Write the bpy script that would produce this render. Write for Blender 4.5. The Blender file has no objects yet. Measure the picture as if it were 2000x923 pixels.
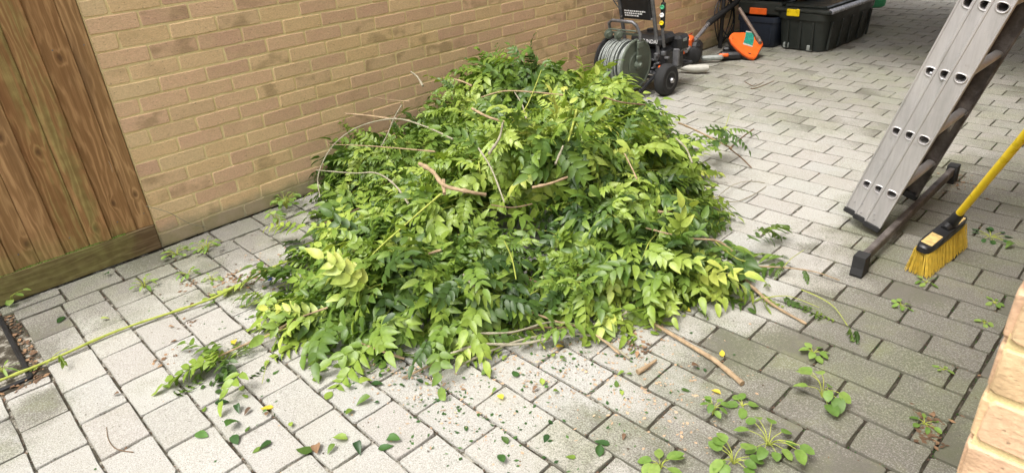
import bpy, math, random
import numpy as np
from mathutils import Vector, Matrix
rnd = random.Random(7)
sc = bpy.context.scene
C = sc.collection
PI = math.pi

# ------------------------------------------------------------------ camera
CAM = np.array([3.43494, -0.85024, 1.50239])
YAW, PITCH, ROLL, FPX = -0.82511, 0.48200, -0.070238, 1290.22
_f = np.array([math.sin(YAW)*math.cos(PITCH), math.cos(YAW)*math.cos(PITCH), -math.sin(PITCH)])
_r = np.cross(_f, [0, 0, 1]); _r /= np.linalg.norm(_r); _u = np.cross(_r, _f)
_c, _s = math.cos(ROLL), math.sin(ROLL)
_r, _u = _c*_r+_s*_u, -_s*_r+_c*_u
cd = bpy.data.cameras.new('camera'); cam = bpy.data.objects.new('camera', cd); C.objects.link(cam)
cam.matrix_world = Matrix(((_r[0], _u[0], -_f[0], CAM[0]), (_r[1], _u[1], -_f[1], CAM[1]), (_r[2], _u[2], -_f[2], CAM[2]), (0, 0, 0, 1)))
cd.sensor_width = 36; cd.sensor_fit = 'HORIZONTAL'; cd.lens = 36*FPX/2000
cd.clip_start = 0.02; cd.clip_end = 300
cd.dof.use_dof = True; cd.dof.focus_distance = 3.0; cd.dof.aperture_fstop = 9
sc.camera = cam

def pix(P):                                  # used only to rank which repeats show largest
    d = np.asarray(P, float)-CAM; z = d@_f
    return 1000+FPX*(d@_r)/z, 461.5-FPX*(d@_u)/z, z

# ------------------------------------------------------------------ light
SUN_EL, SUN_AZ = math.radians(64), math.radians(-178)      # azimuth of the sun from +y towards +x
w = bpy.data.worlds.new('World'); sc.world = w; w.use_nodes = True
wn = w.node_tree.nodes; wl = w.node_tree.links
bg = wn['Background']; sky = wn.new('ShaderNodeTexSky'); sky.sky_type = 'NISHITA'; sky.sun_disc = False
sky.sun_elevation = SUN_EL; sky.sun_rotation = SUN_AZ; sky.air_density = 1.0; sky.dust_density = 6.0; sky.ozone_density = 0.6
hs = wn.new('ShaderNodeHueSaturation'); hs.inputs['Saturation'].default_value = 0.25
wl.new(sky.outputs[0], hs.inputs['Color']); wl.new(hs.outputs[0], bg.inputs['Color']); bg.inputs['Strength'].default_value = 0.15
sd = bpy.data.lights.new('sun', 'SUN'); sd.energy = 1.3; sd.angle = math.radians(22); sd.color = (1, .96, .9)
so = bpy.data.objects.new('sun', sd); C.objects.link(so)
sdir = Vector((math.sin(SUN_AZ)*math.cos(SUN_EL), math.cos(SUN_AZ)*math.cos(SUN_EL), math.sin(SUN_EL)))
so.rotation_euler = sdir.to_track_quat('Z', 'Y').to_euler(); so.location = (0, 0, 8)
sc.view_settings.view_transform = 'Standard'; sc.view_settings.look = 'None'
sc.view_settings.gamma = 1; sc.view_settings.exposure = 0.98

# ------------------------------------------------------------------ material helper
def srgb(r, g, b):
    return tuple(((v/255)/12.92 if v/255 < .04045 else ((v/255+.055)/1.055)**2.4) for v in (r, g, b))+(1,)

class Mat:
    def __init__(s, name, rough=.7, metal=0., spec=.4):
        s.m = bpy.data.materials.new(name); s.m.use_nodes = True
        s.t = s.m.node_tree; s.n = s.t.nodes; s.b = s.n['Principled BSDF']
        s.b.inputs['Roughness'].default_value = rough; s.b.inputs['Metallic'].default_value = metal
        s.b.inputs['Specular IOR Level'].default_value = spec
    def link(s, a, b): s.t.links.new(a, b)
    def new(s, t, **k):
        n = s.n.new(t)
        for a, v in k.items(): setattr(n, a, v)
        return n
    def pos(s): return s.new('ShaderNodeNewGeometry').outputs['Position']
    def mapv(s, v, scale=(1, 1, 1), loc=(0, 0, 0), rot=(0, 0, 0)):
        m = s.new('ShaderNodeMapping'); m.inputs['Scale'].default_value = scale; m.inputs['Location'].default_value = loc; m.inputs['Rotation'].default_value = rot
        s.link(v, m.inputs['Vector']); return m.outputs[0]
    def noise(s, v, scale, detail=3, rough=.55, dist=0.):
        n = s.new('ShaderNodeTexNoise'); n.inputs['Scale'].default_value = scale; n.inputs['Detail'].default_value = detail
        n.inputs['Roughness'].default_value = rough; n.inputs['Distortion'].default_value = dist
        s.link(v, n.inputs['Vector']); return n.outputs['Fac']
    def math(s, op, a, b=0., c=None, clamp=False):
        n = s.new('ShaderNodeMath', operation=op, use_clamp=clamp)
        for i, v in enumerate((a, b, c)):
            if v is None: continue
            if isinstance(v, (int, float)): n.inputs[i].default_value = v
            else: s.link(v, n.inputs[i])
        return n.outputs[0]
    def rng(s, v, a, b, c=0., d=1., smooth=True):
        n = s.new('ShaderNodeMapRange', interpolation_type='SMOOTHSTEP' if smooth else 'LINEAR')
        n.inputs['From Min'].default_value = a; n.inputs['From Max'].default_value = b
        n.inputs['To Min'].default_value = c; n.inputs['To Max'].default_value = d
        s.link(v, n.inputs['Value']); return n.outputs[0]
    def ramp(s, v, stops, interp='LINEAR'):
        n = s.new('ShaderNodeValToRGB'); r = n.color_ramp; r.interpolation = interp
        while len(r.elements) > 1: r.elements.remove(r.elements[-1])
        r.elements[0].position = stops[0][0]; r.elements[0].color = stops[0][1]
        for p, c in stops[1:]:
            e = r.elements.new(p); e.color = c
        s.link(v, n.inputs['Fac']); return n.outputs['Color']
    def mix(s, f, a, b, mode='MIX'):
        n = s.new('ShaderNodeMix', data_type='RGBA', blend_type=mode)
        for i, v in ((0, f), (6, a), (7, b)):
            if isinstance(v, (int, float)): n.inputs[i].default_value = v
            elif isinstance(v, tuple): n.inputs[i].default_value = v
            else: s.link(v, n.inputs[i])
        return n.outputs[2]
    def rand(s):       # random per object, or per piece where pieces are joined (attribute rnd)
        a = s.new('ShaderNodeAttribute', attribute_name='rnd'); o = s.new('ShaderNodeObjectInfo')
        return s.math('FRACT', s.math('ADD', a.outputs['Fac'], o.outputs['Random']))
    def sep(s, v):
        n = s.new('ShaderNodeSeparateXYZ'); s.link(v, n.inputs[0]); return n.outputs
    def bump(s, h, strength=.3, dist=.002):
        n = s.new('ShaderNodeBump'); n.inputs['Strength'].default_value = strength; n.inputs['Distance'].default_value = dist
        s.link(h, n.inputs['Height']); s.link(n.outputs[0], s.b.inputs['Normal'])
    def col(s, c):
        if isinstance(c, tuple): s.b.inputs['Base Color'].default_value = c
        else: s.link(c, s.b.inputs['Base Color'])
        return s
    def rgh(s, v): s.link(v, s.b.inputs['Roughness'])

def plain(name, c, rough=.6, metal=0., vary=.25, scale=30, bump=.15, dist=.001, spec=.4):
    m = Mat(name, rough, metal, spec); p = m.pos(); n = m.noise(p, scale, 5)
    dark = tuple(x*(1-vary) for x in c[:3])+(1,); lite = tuple(min(1, x*(1+vary)) for x in c[:3])+(1,)
    m.col(m.ramp(n, [(.3, dark), (.7, lite)])); m.rgh(m.rng(n, .3, .7, max(.05, rough-.12), min(1, rough+.12)))
    if bump: m.bump(m.noise(p, scale*8, 3), bump, dist)
    return m.m

# ---- paving
def mk_paver():
    m = Mat('paver_concrete', .85, 0, .25); p = m.pos(); r = m.rand(); x, y, z = m.sep(p)
    base = m.ramp(r, [(0, (.385, .375, .345, 1)), (.2, (.445, .435, .41, 1)), (.4, (.42, .40, .375, 1)), (.6, (.47, .46, .43, 1)), (.8, (.425, .42, .40, 1)), (1, (.45, .435, .395, 1))])
    cloud = m.noise(p, 5, 5, .6); base = m.mix(m.rng(cloud, .35, .75, 0, .35), base, (.38, .36, .31, 1))
    fine = m.noise(p, 260, 5, .8); base = m.mix(m.rng(fine, .36, .64, .0, 1), m.mix(1., base, (.66, .65, .62, 1), 'MULTIPLY'), m.mix(1., base, (1.16, 1.16, 1.14, 1), 'MULTIPLY'))
    pit = m.rng(m.noise(p, 110, 2, .5), .66, .72, 0, .75); base = m.mix(pit, base, (.13, .12, .09, 1))
    # algae and soot: real stains of their own shape, plus painted far shade
    n1 = m.noise(p, 2.2, 5, .62); n2 = m.noise(p, 9, 4, .6)
    wob = m.math('ADD', m.math('MULTIPLY', m.math('SUBTRACT', n1, .5), 1.1), m.math('MULTIPLY', m.math('SUBTRACT', n2, .5), .35))
    right = m.rng(m.math('ADD', x, wob), 2.30, 2.78)
    rightfar = m.math('MULTIPLY', right, m.rng(y, 2.4, 4.2, 1, .55))
    lx = m.rng(m.math('ADD', x, wob), .25, .80, 1, 0); ly = m.rng(m.math('ADD', y, wob), .35, .95, 1, 0)
    left = m.math('MULTIPLY', m.math('MULTIPLY', lx, ly), .72)
    blot = m.math('MULTIPLY', m.rng(n1, .56, .72), m.math('MULTIPLY', m.rng(x, 1.0, 1.3, 1, 0), m.rng(y, -.1, .3, .7, 0)))
    far = m.math('MULTIPLY', m.rng(m.math('ADD', y, m.math('MULTIPLY', wob, 2.)), 2.4, 4.2, 0, .60), m.rng(m.math('ADD', y, m.math('MULTIPLY', wob, 2.)), 7.2, 8.4, 1, .15))  # far rows darkened: shade painted into the paving colour
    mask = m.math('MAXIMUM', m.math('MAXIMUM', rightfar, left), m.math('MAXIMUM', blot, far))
    for bx_, by_, br_, bs_ in ((.95, -.87, .16, .75), (.42, -.02, .17, .8), (.62, .16, .14, .6), (.55, -.48, .2, .45), (1.1, -1.0, .15, .5)):
        dd_ = m.math('SQRT', m.math('ADD', m.math('POWER', m.math('ABSOLUTE', m.math('SUBTRACT', m.math('ADD', x, m.math('MULTIPLY', wob, .25)), bx_)), 2.), m.math('POWER', m.math('ABSOLUTE', m.math('SUBTRACT', m.math('SUBTRACT', y, m.math('MULTIPLY', wob, .2)), by_)), 2.)))
        mask = m.math('MAXIMUM', mask, m.rng(dd_, br_*.25, br_, bs_, 0))
    mask = m.math('ADD', mask, .07)
    speck = m.noise(p, 175, 6, .9)
    edge = m.rng(z, -.004, -.001, .22, 0)
    f = m.math('ADD', m.math('ADD', m.math('MULTIPLY', m.math('SUBTRACT', mask, .5), .14), speck), m.math('MULTIPLY', edge, m.math('ADD', mask, .3)))
    f = m.rng(f, .475, .595)
    grime_shade = m.ramp(m.noise(p, 6, 4, .6), [(.35, (.075, .075, .042, 1)), (.52, (.085, .076, .060, 1)), (.68, (.12, .125, .060, 1))])
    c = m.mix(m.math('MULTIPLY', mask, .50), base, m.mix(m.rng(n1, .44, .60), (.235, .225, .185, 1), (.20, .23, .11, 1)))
    c = m.mix(m.math('MULTIPLY', f, .74), c, grime_shade)
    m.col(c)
    m.bump(m.math('ADD', m.noise(p, 200, 5, .8), m.math('MULTIPLY', m.noise(p, 35, 3), .8)), .9, .0030)
    return m.m

def mk_brick():
    m = Mat('yellow_brick', .88, 0, .2); p = m.pos(); r = m.rand(); x, y, z = m.sep(p)
    base = m.ramp(r, [(0, (.69, .465, .295, 1)), (.16, (.72, .51, .30, 1)), (.30, (.63, .415, .27, 1)), (.44, (.69, .49, .275, 1)),
                      (.56, (.67, .445, .29, 1)), (.7, (.61, .395, .265, 1)), (.8, (.68, .505, .295, 1)), (.9, (.645, .455, .275, 1)), (1, (.665, .435, .275, 1))], 'CONSTANT')
    q = m.mapv(p, (1, 1, 2.4)); n = m.noise(q, 7, 5, .6)
    base = m.mix(m.rng(n, .4, .7, 0, .35), base, (.66, .49, .28, 1))
    dk = m.math('MULTIPLY', m.rng(m.noise(m.mapv(p, (1, 1, 1.5)), 9, 2, .45), .46, .66), m.rng(m.math('FRACT', m.math('MULTIPLY', r, 7.3)), .55, .8))
    base = m.mix(m.math('MULTIPLY', dk, .5), base, (.25, .175, .09, 1))
    gr = m.noise(m.mapv(p, (1, 1, 2)), 120, 4, .7)
    pt = m.rng(m.noise(m.mapv(p, (1, 1, 1.6)), 75, 3, .6), .64, .70, 0, .55); base = m.mix(pt, base, (.22, .16, .10, 1))
    base = m.mix(1., base, m.ramp(gr, [(.3, (.78, .76, .74, 1)), (.7, (1.12, 1.12, 1.1, 1))]), 'MULTIPLY')
    low = m.math('MULTIPLY', m.rng(m.math('ADD', z, m.math('MULTIPLY', m.math('SUBTRACT', m.noise(p, 12, 4), .5), .08)), .06, .13, 1, 0), .75)
    base = m.mix(low, base, m.ramp(m.noise(p, 10, 4), [(.4, (.27, .245, .165, 1)), (.65, (.19, .20, .10, 1))]))
    m.col(base)
    m.bump(m.math('ADD', m.math('ADD', m.noise(m.mapv(p, (1, 1, 2.5)), 55, 5, .7), m.math('MULTIPLY', pt, -.6)), m.math('MULTIPLY', gr, .6)), .8, .0026)
    return m.m

def mk_mortar():
    m = Mat('yellow_mortar', .95, 0, .1); p = m.pos(); x, y, z = m.sep(p)
    c = m.ramp(m.noise(p, 14, 5, .65), [(.3, (.68, .53, .26, 1)), (.7, (.80, .66, .36, 1))])
    c = m.mix(1., c, m.ramp(m.noise(p, 350, 3, .7), [(.3, (.8, .8, .8, 1)), (.7, (1.1, 1.1, 1.1, 1))]), 'MULTIPLY')
    low = m.rng(m.math('ADD', z, m.math('MULTIPLY', m.noise(p, 9, 3), .05)), .05, .17, .8, 0)
    m.col(m.mix(low, c, (.30, .28, .20, 1))); m.bump(m.noise(p, 120, 4, .7), .7, .002); return m.m

def mk_wood(flat=False):
    m = Mat('gravel_board_timber' if flat else 'treated_timber', .75, 0, .25); p = m.pos(); r = m.rand(); x, y, z = m.sep(p)
    if flat: y, z = z, m.math('MULTIPLY', y, 1.)
    v = m.new('ShaderNodeCombineXYZ'); m.link(m.math('ADD', y, m.math('MULTIPLY', r, 13.)), v.inputs[0]); m.link(m.math('ADD', z, m.math('MULTIPLY', r, 31.)), v.inputs[1]); m.link(x, v.inputs[2])
    q = v.outputs[0]
    warp = m.noise(m.mapv(q, (7, 1.1, 1)), 1, 4, .6)
    # knots
    vo = m.new('ShaderNodeTexVoronoi', feature='F1'); m.link(m.mapv(q, (8.5, 1.9, 1)), vo.inputs['Vector']); vo.inputs['Scale'].default_value = 1
    d = m.math('MULTIPLY', vo.outputs['Distance'], 3.2)
    for ky, kz in ((-.245, .985), (-.250, .30), (-.150, .31), (-.455, .62), (-.36, .21), (-.63, .24), (-.56, .72)):
        e = m.math('SQRT', m.math('ADD', m.math('POWER', m.math('ABSOLUTE', m.math('SUBTRACT', y, ky)), 2.), m.math('POWER', m.math('ABSOLUTE', m.math('MULTIPLY', m.math('SUBTRACT', z, kz), .62)), 2.)))
        d = m.math('MINIMUM', d, m.math('MULTIPLY', e, 12.))
    ring = m.math('ADD', m.math('MULTIPLY', y, 190.), m.math('ADD', m.math('MULTIPLY', warp, 52.), m.math('MULTIPLY', m.rng(d, .0, .40, 1, 0), 7.)))
    wave = m.math('ADD', m.math('MULTIPLY', m.math('SINE', ring), .5), .5)
    fib = m.math('ADD', m.math('MULTIPLY', m.noise(m.mapv(q, (260, 6, 20)), 1, 4, .7), .5), m.math('MULTIPLY', m.rng(m.noise(m.mapv(q, (55, 1.2, 8)), 1, 6, .75), .3, .7), .42))
    grain = m.math('ADD', m.math('MULTIPLY', m.math('POWER', wave, 2.), .26), m.math('MULTIPLY', fib, .74))
    c1 = m.ramp(r, [(0, (.44, .26, .115, 1)), (.35, (.49, .305, .14, 1)), (.65, (.41, .215, .09, 1)), (1, (.47, .31, .145, 1))] if not flat else [(0, (.20, .14, .075, 1)), (1, (.20, .14, .075, 1))])
    c = m.mix(m.rng(grain, .2, .85, .95, 0), c1, m.mix(1., c1, (.46, .40, .34, 1), 'MULTIPLY'))
    kn = m.rng(m.math('ADD', d, m.math('MULTIPLY', m.noise(m.mapv(q, (60, 30, 1)), 1, 4), .14)), .10, .26, 1, 0)
    c = m.mix(m.math('MULTIPLY', kn, .72), c, (.075, .036, .016, 1))
    big = m.noise(m.mapv(q, (6, 1.2, 1)), 1, 5, .6)
    c = m.mix(m.rng(big, .52, .74, 0, .55), c, (.12, .066, .028, 1))
    # algae: greener low down and on the two middle boards
    if flat: y, z = z, y
    wob = m.math('MULTIPLY', m.math('SUBTRACT', m.noise(p, 7, 5, .65), .5), .35)
    low = m.math('MULTIPLY', m.rng(m.math('ADD', z, wob), .08, .30, .50, 0), m.rng(m.math('ADD', y, wob), -.16, -.28, 0, 1))
    mid = m.math('MULTIPLY', m.math('MULTIPLY', m.rng(m.math('ADD', y, m.math('MULTIPLY', wob, .5)), -.53, -.44), m.rng(m.math('ADD', y, m.math('MULTIPLY', wob, .4)), -.36, -.30, 1, 0)), m.rng(m.math('ADD', m.noise(m.mapv(q, (30, 1.1, 1)), 1, 3, .6), m.math('MULTIPLY', wave, .12)), .48, .66, .12, .60))
    g = m.math('MAXIMUM', low, mid)
    gc_ = m.mix(1., m.ramp(m.noise(p, 25, 4), [(.35, (.20, .19, .06, 1)), (.7, (.33, .33, .11, 1))]), m.mix(m.rng(grain, .2, .95, .7, 0), (1., 1., 1., 1), (.55, .5, .45, 1)), 'MULTIPLY')
    c = m.mix(g, c, gc_)
    m.col(c); m.bump(m.math('ADD', m.math('MULTIPLY', fib, 1.), m.math('MULTIPLY', wave, .35)), .55, .0015); return m.m

def mk_leaf(name, stops, trans=.24, rough=.42):
    m = Mat(name, rough, 0, .45); p = m.pos(); r = m.rand()
    cl = m.noise(p, 2.6, 2, .5)
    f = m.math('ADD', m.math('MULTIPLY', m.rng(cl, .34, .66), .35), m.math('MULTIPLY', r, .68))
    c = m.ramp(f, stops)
    c = m.mix(1., c, m.ramp(m.noise(p, 70, 3), [(.3, (.85, .85, .85, 1)), (.7, (1.12, 1.12, 1.12, 1))]), 'MULTIPLY')
    bf = m.new('ShaderNodeNewGeometry').outputs['Backfacing']; c = m.mix(m.math('MULTIPLY', bf, .45), c, m.mix(1., c, (1.35, 1.28, 1.55, 1), 'MULTIPLY'))
    m.col(c)
    tr = m.new('ShaderNodeBsdfTranslucent'); m.link(m.mix(1., c, (1.25, 1.35, .6, 1), 'MULTIPLY'), tr.inputs['Color'])
    mx = m.new('ShaderNodeMixShader'); mx.inputs[0].default_value = trans
    m.link(m.b.outputs[0], mx.inputs[1]); m.link(tr.outputs[0], mx.inputs[2]); m.link(mx.outputs[0], m.n['Material Output'].inputs['Surface'])
    m.bump(m.noise(p, 160, 3), .35, .001)
    return m.m

M = {}
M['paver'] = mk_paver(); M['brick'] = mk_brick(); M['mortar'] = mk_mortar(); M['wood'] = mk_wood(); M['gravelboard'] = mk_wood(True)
M['soil'] = plain('joint_soil', (.075, .062, .045, 1), .95, vary=.6, scale=60, bump=.8, dist=.004)
def mk_sand():
    m = Mat('jointing_sand', .95, 0, .1); p = m.pos(); x, y, z = m.sep(p)
    n = m.math('ADD', m.noise(p, 16, 5, .7), m.math('MULTIPLY', m.rng(x, 2.2, 2.9), -.12))
    m.col(m.ramp(n, [(.40, (.045, .038, .028, 1)), (.52, (.09, .08, .06, 1)), (.60, (.34, .32, .27, 1))])); m.bump(m.noise(p, 300, 3), .8, .003); return m.m
M['sand'] = mk_sand()
M['leaf'] = mk_leaf('wisteria_leaf', [(.03, (.036, .075, .016, 1)), (.25, (.075, .140, .024, 1)), (.45, (.142, .228, .034, 1)), (.68, (.240, .335, .052, 1)), (.9, (.36, .445, .085, 1)), (1., (.46, .48, .10, 1))])
M['leafdark'] = mk_leaf('old_leaf', [(0, (.022, .058, .016, 1)), (.5, (.045, .11, .026, 1)), (1, (.09, .19, .04, 1))], .22)
M['weed'] = mk_leaf('weed_leaf', [(0, (.10, .19, .035, 1)), (.5, (.19, .31, .06, 1)), (1, (.32, .42, .11, 1))], .3, .5)
M['yellowleaf'] = mk_leaf('yellowed_leaf', [(0, (.62, .45, .04, 1)), (1, (.70, .62, .08, 1))], .25)
M['brownleaf'] = mk_leaf('dead_leaf', [(0, (.06, .036, .02, 1)), (.5, (.16, .092, .05, 1)), (1, (.38, .23, .12, 1))], .08, .8)
M['crumb'] = mk_leaf('dark_crumbs', [(0, (.035, .026, .018, 1)), (.6, (.09, .06, .04, 1)), (1, (.22, .13, .075, 1))], .02, .9)
def mk_bark(name, a, b):
    m = Mat(name, .8, 0, .2); p = m.pos(); n = m.noise(p, 45, 5, .65)
    m.col(m.ramp(n, [(.3, a), (.7, b)])); m.bump(m.noise(p, 160, 4), .6, .002); return m.m
M['bark'] = mk_bark('tan_bark', (.23, .16, .095, 1), (.42, .31, .19, 1))
M['barkgrey'] = mk_bark('grey_bark', (.20, .18, .125, 1), (.36, .33, .24, 1))
M['barkbrown'] = mk_bark('brown_bark', (.11, .072, .045, 1), (.22, .15, .09, 1))
M['greenstem'] = mk_bark('green_stem', (.24, .30, .05, 1), (.42, .44, .10, 1))
def mk_alu():
    m = Mat('weathered_aluminium', .45, .55, .5); p = m.pos()
    n = m.noise(m.mapv(p, (3, 3, .8)), 3, 6, .65); s = m.noise(m.mapv(p, (60, 60, 4)), 2, 4, .6)
    c = m.ramp(n, [(.3, (.43, .42, .41, 1)), (.5, (.56, .54, .535, 1)), (.7, (.63, .61, .60, 1))])
    d = m.noise(p, 26, 5, .7)
    c = m.mix(m.rng(d, .60, .78, 0, .55), c, (.20, .165, .14, 1)); c = m.mix(m.rng(s, .3, .7, .22, 0), c, (.30, .28, .27, 1))
    m.col(c); m.rgh(m.rng(n, .3, .7, .55, .40)); m.bump(s, .15, .001); return m.m
M['alu'] = mk_alu()
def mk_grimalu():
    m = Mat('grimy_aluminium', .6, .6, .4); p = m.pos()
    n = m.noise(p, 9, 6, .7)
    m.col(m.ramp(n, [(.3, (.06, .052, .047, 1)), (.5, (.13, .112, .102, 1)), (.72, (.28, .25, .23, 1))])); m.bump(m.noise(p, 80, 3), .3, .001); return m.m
M['alugrim'] = mk_grimalu()
M['black'] = plain('black_plastic', (.018, .018, .019, 1), .45, vary=.3)
M['rubber'] = plain('black_rubber', (.022, .022, .022, 1), .8, vary=.35)
M['blackmetal'] = plain('black_painted_steel', (.03, .03, .032, 1), .38, vary=.3)
M['greymetal'] = plain('grey_painted_steel', (.14, .14, .145, 1), .4, .3, vary=.3)
M['green'] = plain('olive_plastic', (.11, .13, .10, 1), .5, vary=.18)
M['hose'] = plain('grey_hose', (.27, .29, .27, 1), .45, vary=.25)
M['yellow'] = plain('yellow_paint', (.80, .58, .012, 1), .35, vary=.08, bump=.03)
M['bristle'] = plain('yellow_bristle', (.62, .43, .055, 1), .6, vary=.2, scale=60, bump=0)
M['woodinset'] = plain('tan_label', (.50, .36, .14, 1), .65, vary=.3, scale=50)
M['orange'] = plain('orange_plastic', (.80, .13, .018, 1), .4, vary=.1, bump=.05)
M['white'] = plain('offwhite_plastic', (.44, .43, .38, 1), .5, vary=.1)
M['silver'] = plain('silver_tube', (.42, .41, .42, 1), .35, .7, vary=.15)
M['brown_tube'] = plain('dull_brown_tube', (.20, .15, .12, 1), .5, .3, vary=.2)
M['navy'] = plain('navy_plastic', (.016, .022, .036, 1), .5, vary=.2)
M['binblack'] = plain('black_box_plastic', (.022, .026, .023, 1), .42, vary=.2, scale=12)
M['lidgrey'] = plain('shiny_grey_lid', (.30, .30, .33, 1), .25, vary=.2)
M['tealprint'] = plain('teal_label', (.02, .22, .16, 1), .4, vary=.5, scale=90)
M['greencan'] = plain('green_plastic', (.06, .36, .17, 1), .4, vary=.1)
M['whiteprint'] = plain('white_print', (.75, .75, .75, 1), .5, vary=.05, bump=0)
M['red'] = plain('red_plastic', (.45, .04, .03, 1), .5, vary=.2)
M['blue'] = plain('blue_plastic', (.02, .05, .30, 1), .4, vary=.1)
M['chip'] = plain('wood_chip', (.42, .29, .18, 1), .85, vary=.5, scale=40)
M['traydark'] = plain('drain_tray_plastic', (.035, .036, .038, 1), .55, vary=.5, scale=18)
M['shade_roofing'] = plain('shade_roof_boards', (.20, .17, .13, 1), .8, vary=.2)

# ------------------------------------------------------------------ mesh helper
class MB:
    def __init__(s): s.v = []; s.f = []; s.r = []
    def add(s, vs, fs, r=0.):
        o = len(s.v); s.v += [tuple(v) for v in vs]; s.f += [tuple(i+o for i in f) for f in fs]; s.r += [r]*len(vs); return s
    def box(s, c, d, R=None, bev=0.0, r=0.):
        x, y, z = d[0]/2, d[1]/2, d[2]/2; R = R or Matrix.Identity(3); c = Vector(c)
        if bev <= 0:
            P = [(-x, -y, -z), (x, -y, -z), (x, y, -z), (-x, y, -z), (-x, -y, z), (x, -y, z), (x, y, z), (-x, y, z)]
            F = [(3, 2, 1, 0), (4, 5, 6, 7), (0, 1, 5, 4), (1, 2, 6, 5), (2, 3, 7, 6), (3, 0, 4, 7)]
            return s.add([c+R@Vector(p) for p in P], F, r)
        b = min(bev, x*.95, y*.95, z*.95); P = []
        for sx in (-1, 1):
            for sy in (-1, 1):
                for sz in (-1, 1):
                    P += [(sx*(x-b), sy*(y-b), sz*z), (sx*(x-b), sy*y, sz*(z-b)), (sx*x, sy*(y-b), sz*(z-b))]
        def i(sx, sy, sz, k): return ((sx > 0)*4+(sy > 0)*2+(sz > 0))*3+k
        F = []
        for q in (-1, 1):
            F.append([i(-1, -1, q, 0), i(1, -1, q, 0), i(1, 1, q, 0), i(-1, 1, q, 0)][::q])
            F.append([i(-1, q, -1, 1), i(1, q, -1, 1), i(1, q, 1, 1), i(-1, q, 1, 1)][::-q])
            F.append([i(q, -1, -1, 2), i(q, 1, -1, 2), i(q, 1, 1, 2), i(q, -1, 1, 2)][::q])
            for t in (-1, 1):
                F.append([i(-1, q, t, 0), i(1, q, t, 0), i(1, q, t, 1), i(-1, q, t, 1)])
                F.append([i(q, -1, t, 0), i(q, 1, t, 0), i(q, 1, t, 2), i(q, -1, t, 2)])
                F.append([i(q, t, -1, 1), i(q, t, 1, 1), i(q, t, 1, 2), i(q, t, -1, 2)])
                for u_ in (-1, 1): F.append([i(q, t, u_, 0), i(q, t, u_, 1), i(q, t, u_, 2)])
        return s.add([c+R@Vector(p) for p in P], F, r)
    def tube(s, pts, rad, n=8, cap=True, r=0., closed=False):
        pts = [Vector(p) for p in pts]; k = len(pts)
        if isinstance(rad, (int, float)): rad = [rad]*k
        up = None; V = []
        for i in range(k):
            a = pts[(i-1) % k] if closed else pts[max(i-1, 0)]; b = pts[(i+1) % k] if closed else pts[min(i+1, k-1)]
            t = (b-a).normalized()
            if up is None: up = Vector((0, 0, 1)) if abs(t.z) < .9 else Vector((1, 0, 0))
            sd_ = t.cross(up)
            if sd_.length < 1e-6: sd_ = t.orthogonal()
            sd_.normalize(); up = sd_.cross(t).normalized()
            for j in range(n):
                an = 2*PI*j/n; V.append(pts[i]+rad[i]*(math.cos(an)*sd_+math.sin(an)*up))
        F = []
        for i in range(k if closed else k-1):
            for j in range(n):
                a = i*n+j; b = i*n+(j+1) % n; c2 = ((i+1) % k)*n+(j+1) % n; d = ((i+1) % k)*n+j
                F.append((a, b, c2, d))
        if cap and not closed: F.append(tuple(range(n))[::-1]); F.append(tuple((k-1)*n+j for j in range(n)))
        return s.add(V, F, r)
    def cyl(s, a, b, rad, n=20, r=0.): return s.tube([a, b], rad, n, True, r)
    def lathe(s, c, ax, prof, n=28, r=0.):      # prof: (distance along axis, radius)
        ax = Vector(ax).normalized(); e1 = ax.orthogonal().normalized(); e2 = ax.cross(e1); c = Vector(c); V = []
        for h, q in prof:
            for j in range(n):
                an = 2*PI*j/n; V.append(c+ax*h+q*(math.cos(an)*e1+math.sin(an)*e2))
        F = [(i*n+j, i*n+(j+1) % n, (i+1)*n+(j+1) % n, (i+1)*n+j) for i in range(len(prof)-1) for j in range(n)]
        F.append(tuple(range(n))[::-1]); F.append(tuple((len(prof)-1)*n+j for j in range(n)))
        return s.add(V, F, r)
    def prism(s, poly, o, ex, ey, ez, h, bev=0., r=0.):   # poly (a,b) in plane ex,ey, extruded h along ez
        o = Vector(o); ex = Vector(ex); ey = Vector(ey); ez = Vector(ez); n = len(poly)
        cx = sum(p[0] for p in poly)/n; cy = sum(p[1] for p in poly)/n
        V = [o+ex*a+ey*b for a, b in poly]
        if bev > 0:
            V += [o+ex*a+ey*b+ez*(h-bev) for a, b in poly]
            sc_ = []
            for a, b in poly:
                d = math.hypot(a-cx, b-cy) or 1; k = (d-bev)/d; sc_.append(o+ex*(cx+(a-cx)*k)+ey*(cy+(b-cy)*k)+ez*h)
            V += sc_
        else: V += [o+ex*a+ey*b+ez*h for a, b in poly]
        L = len(V)//n
        F = [(i*n+j, i*n+(j+1) % n, (i+1)*n+(j+1) % n, (i+1)*n+j) for i in range(L-1) for j in range(n)]
        F.append(tuple(range(n))[::-1]); F.append(tuple((L-1)*n+j for j in range(n)))
        return s.add(V, F, r)
    def mesh(s, name, mat, smooth=False):
        me = bpy.data.meshes.new(name); me.from_pydata(s.v, [], s.f); me.materials.append(mat)
        if smooth:
            me.shade_smooth()
            if smooth != 2: me.set_sharp_from_angle(angle=math.radians(38))
        a = me.attributes.new('rnd', 'FLOAT', 'POINT'); a.data.foreach_set('value', s.r)
        return me
    def build(s, name, mat, parent=None, smooth=False, **props):
        o = bpy.data.objects.new(name, s.mesh(name, mat, smooth)); C.objects.link(o)
        if parent: o.parent = parent; o.matrix_parent_inverse = Matrix.Translation(-Vector(parent_world(parent)))
        for k, v in props.items(): o[k] = v
        return o

def parent_world(o):
    return Vector((0, 0, 0)) if o.parent else Vector(o.location)      # parts keep world coordinates

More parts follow.
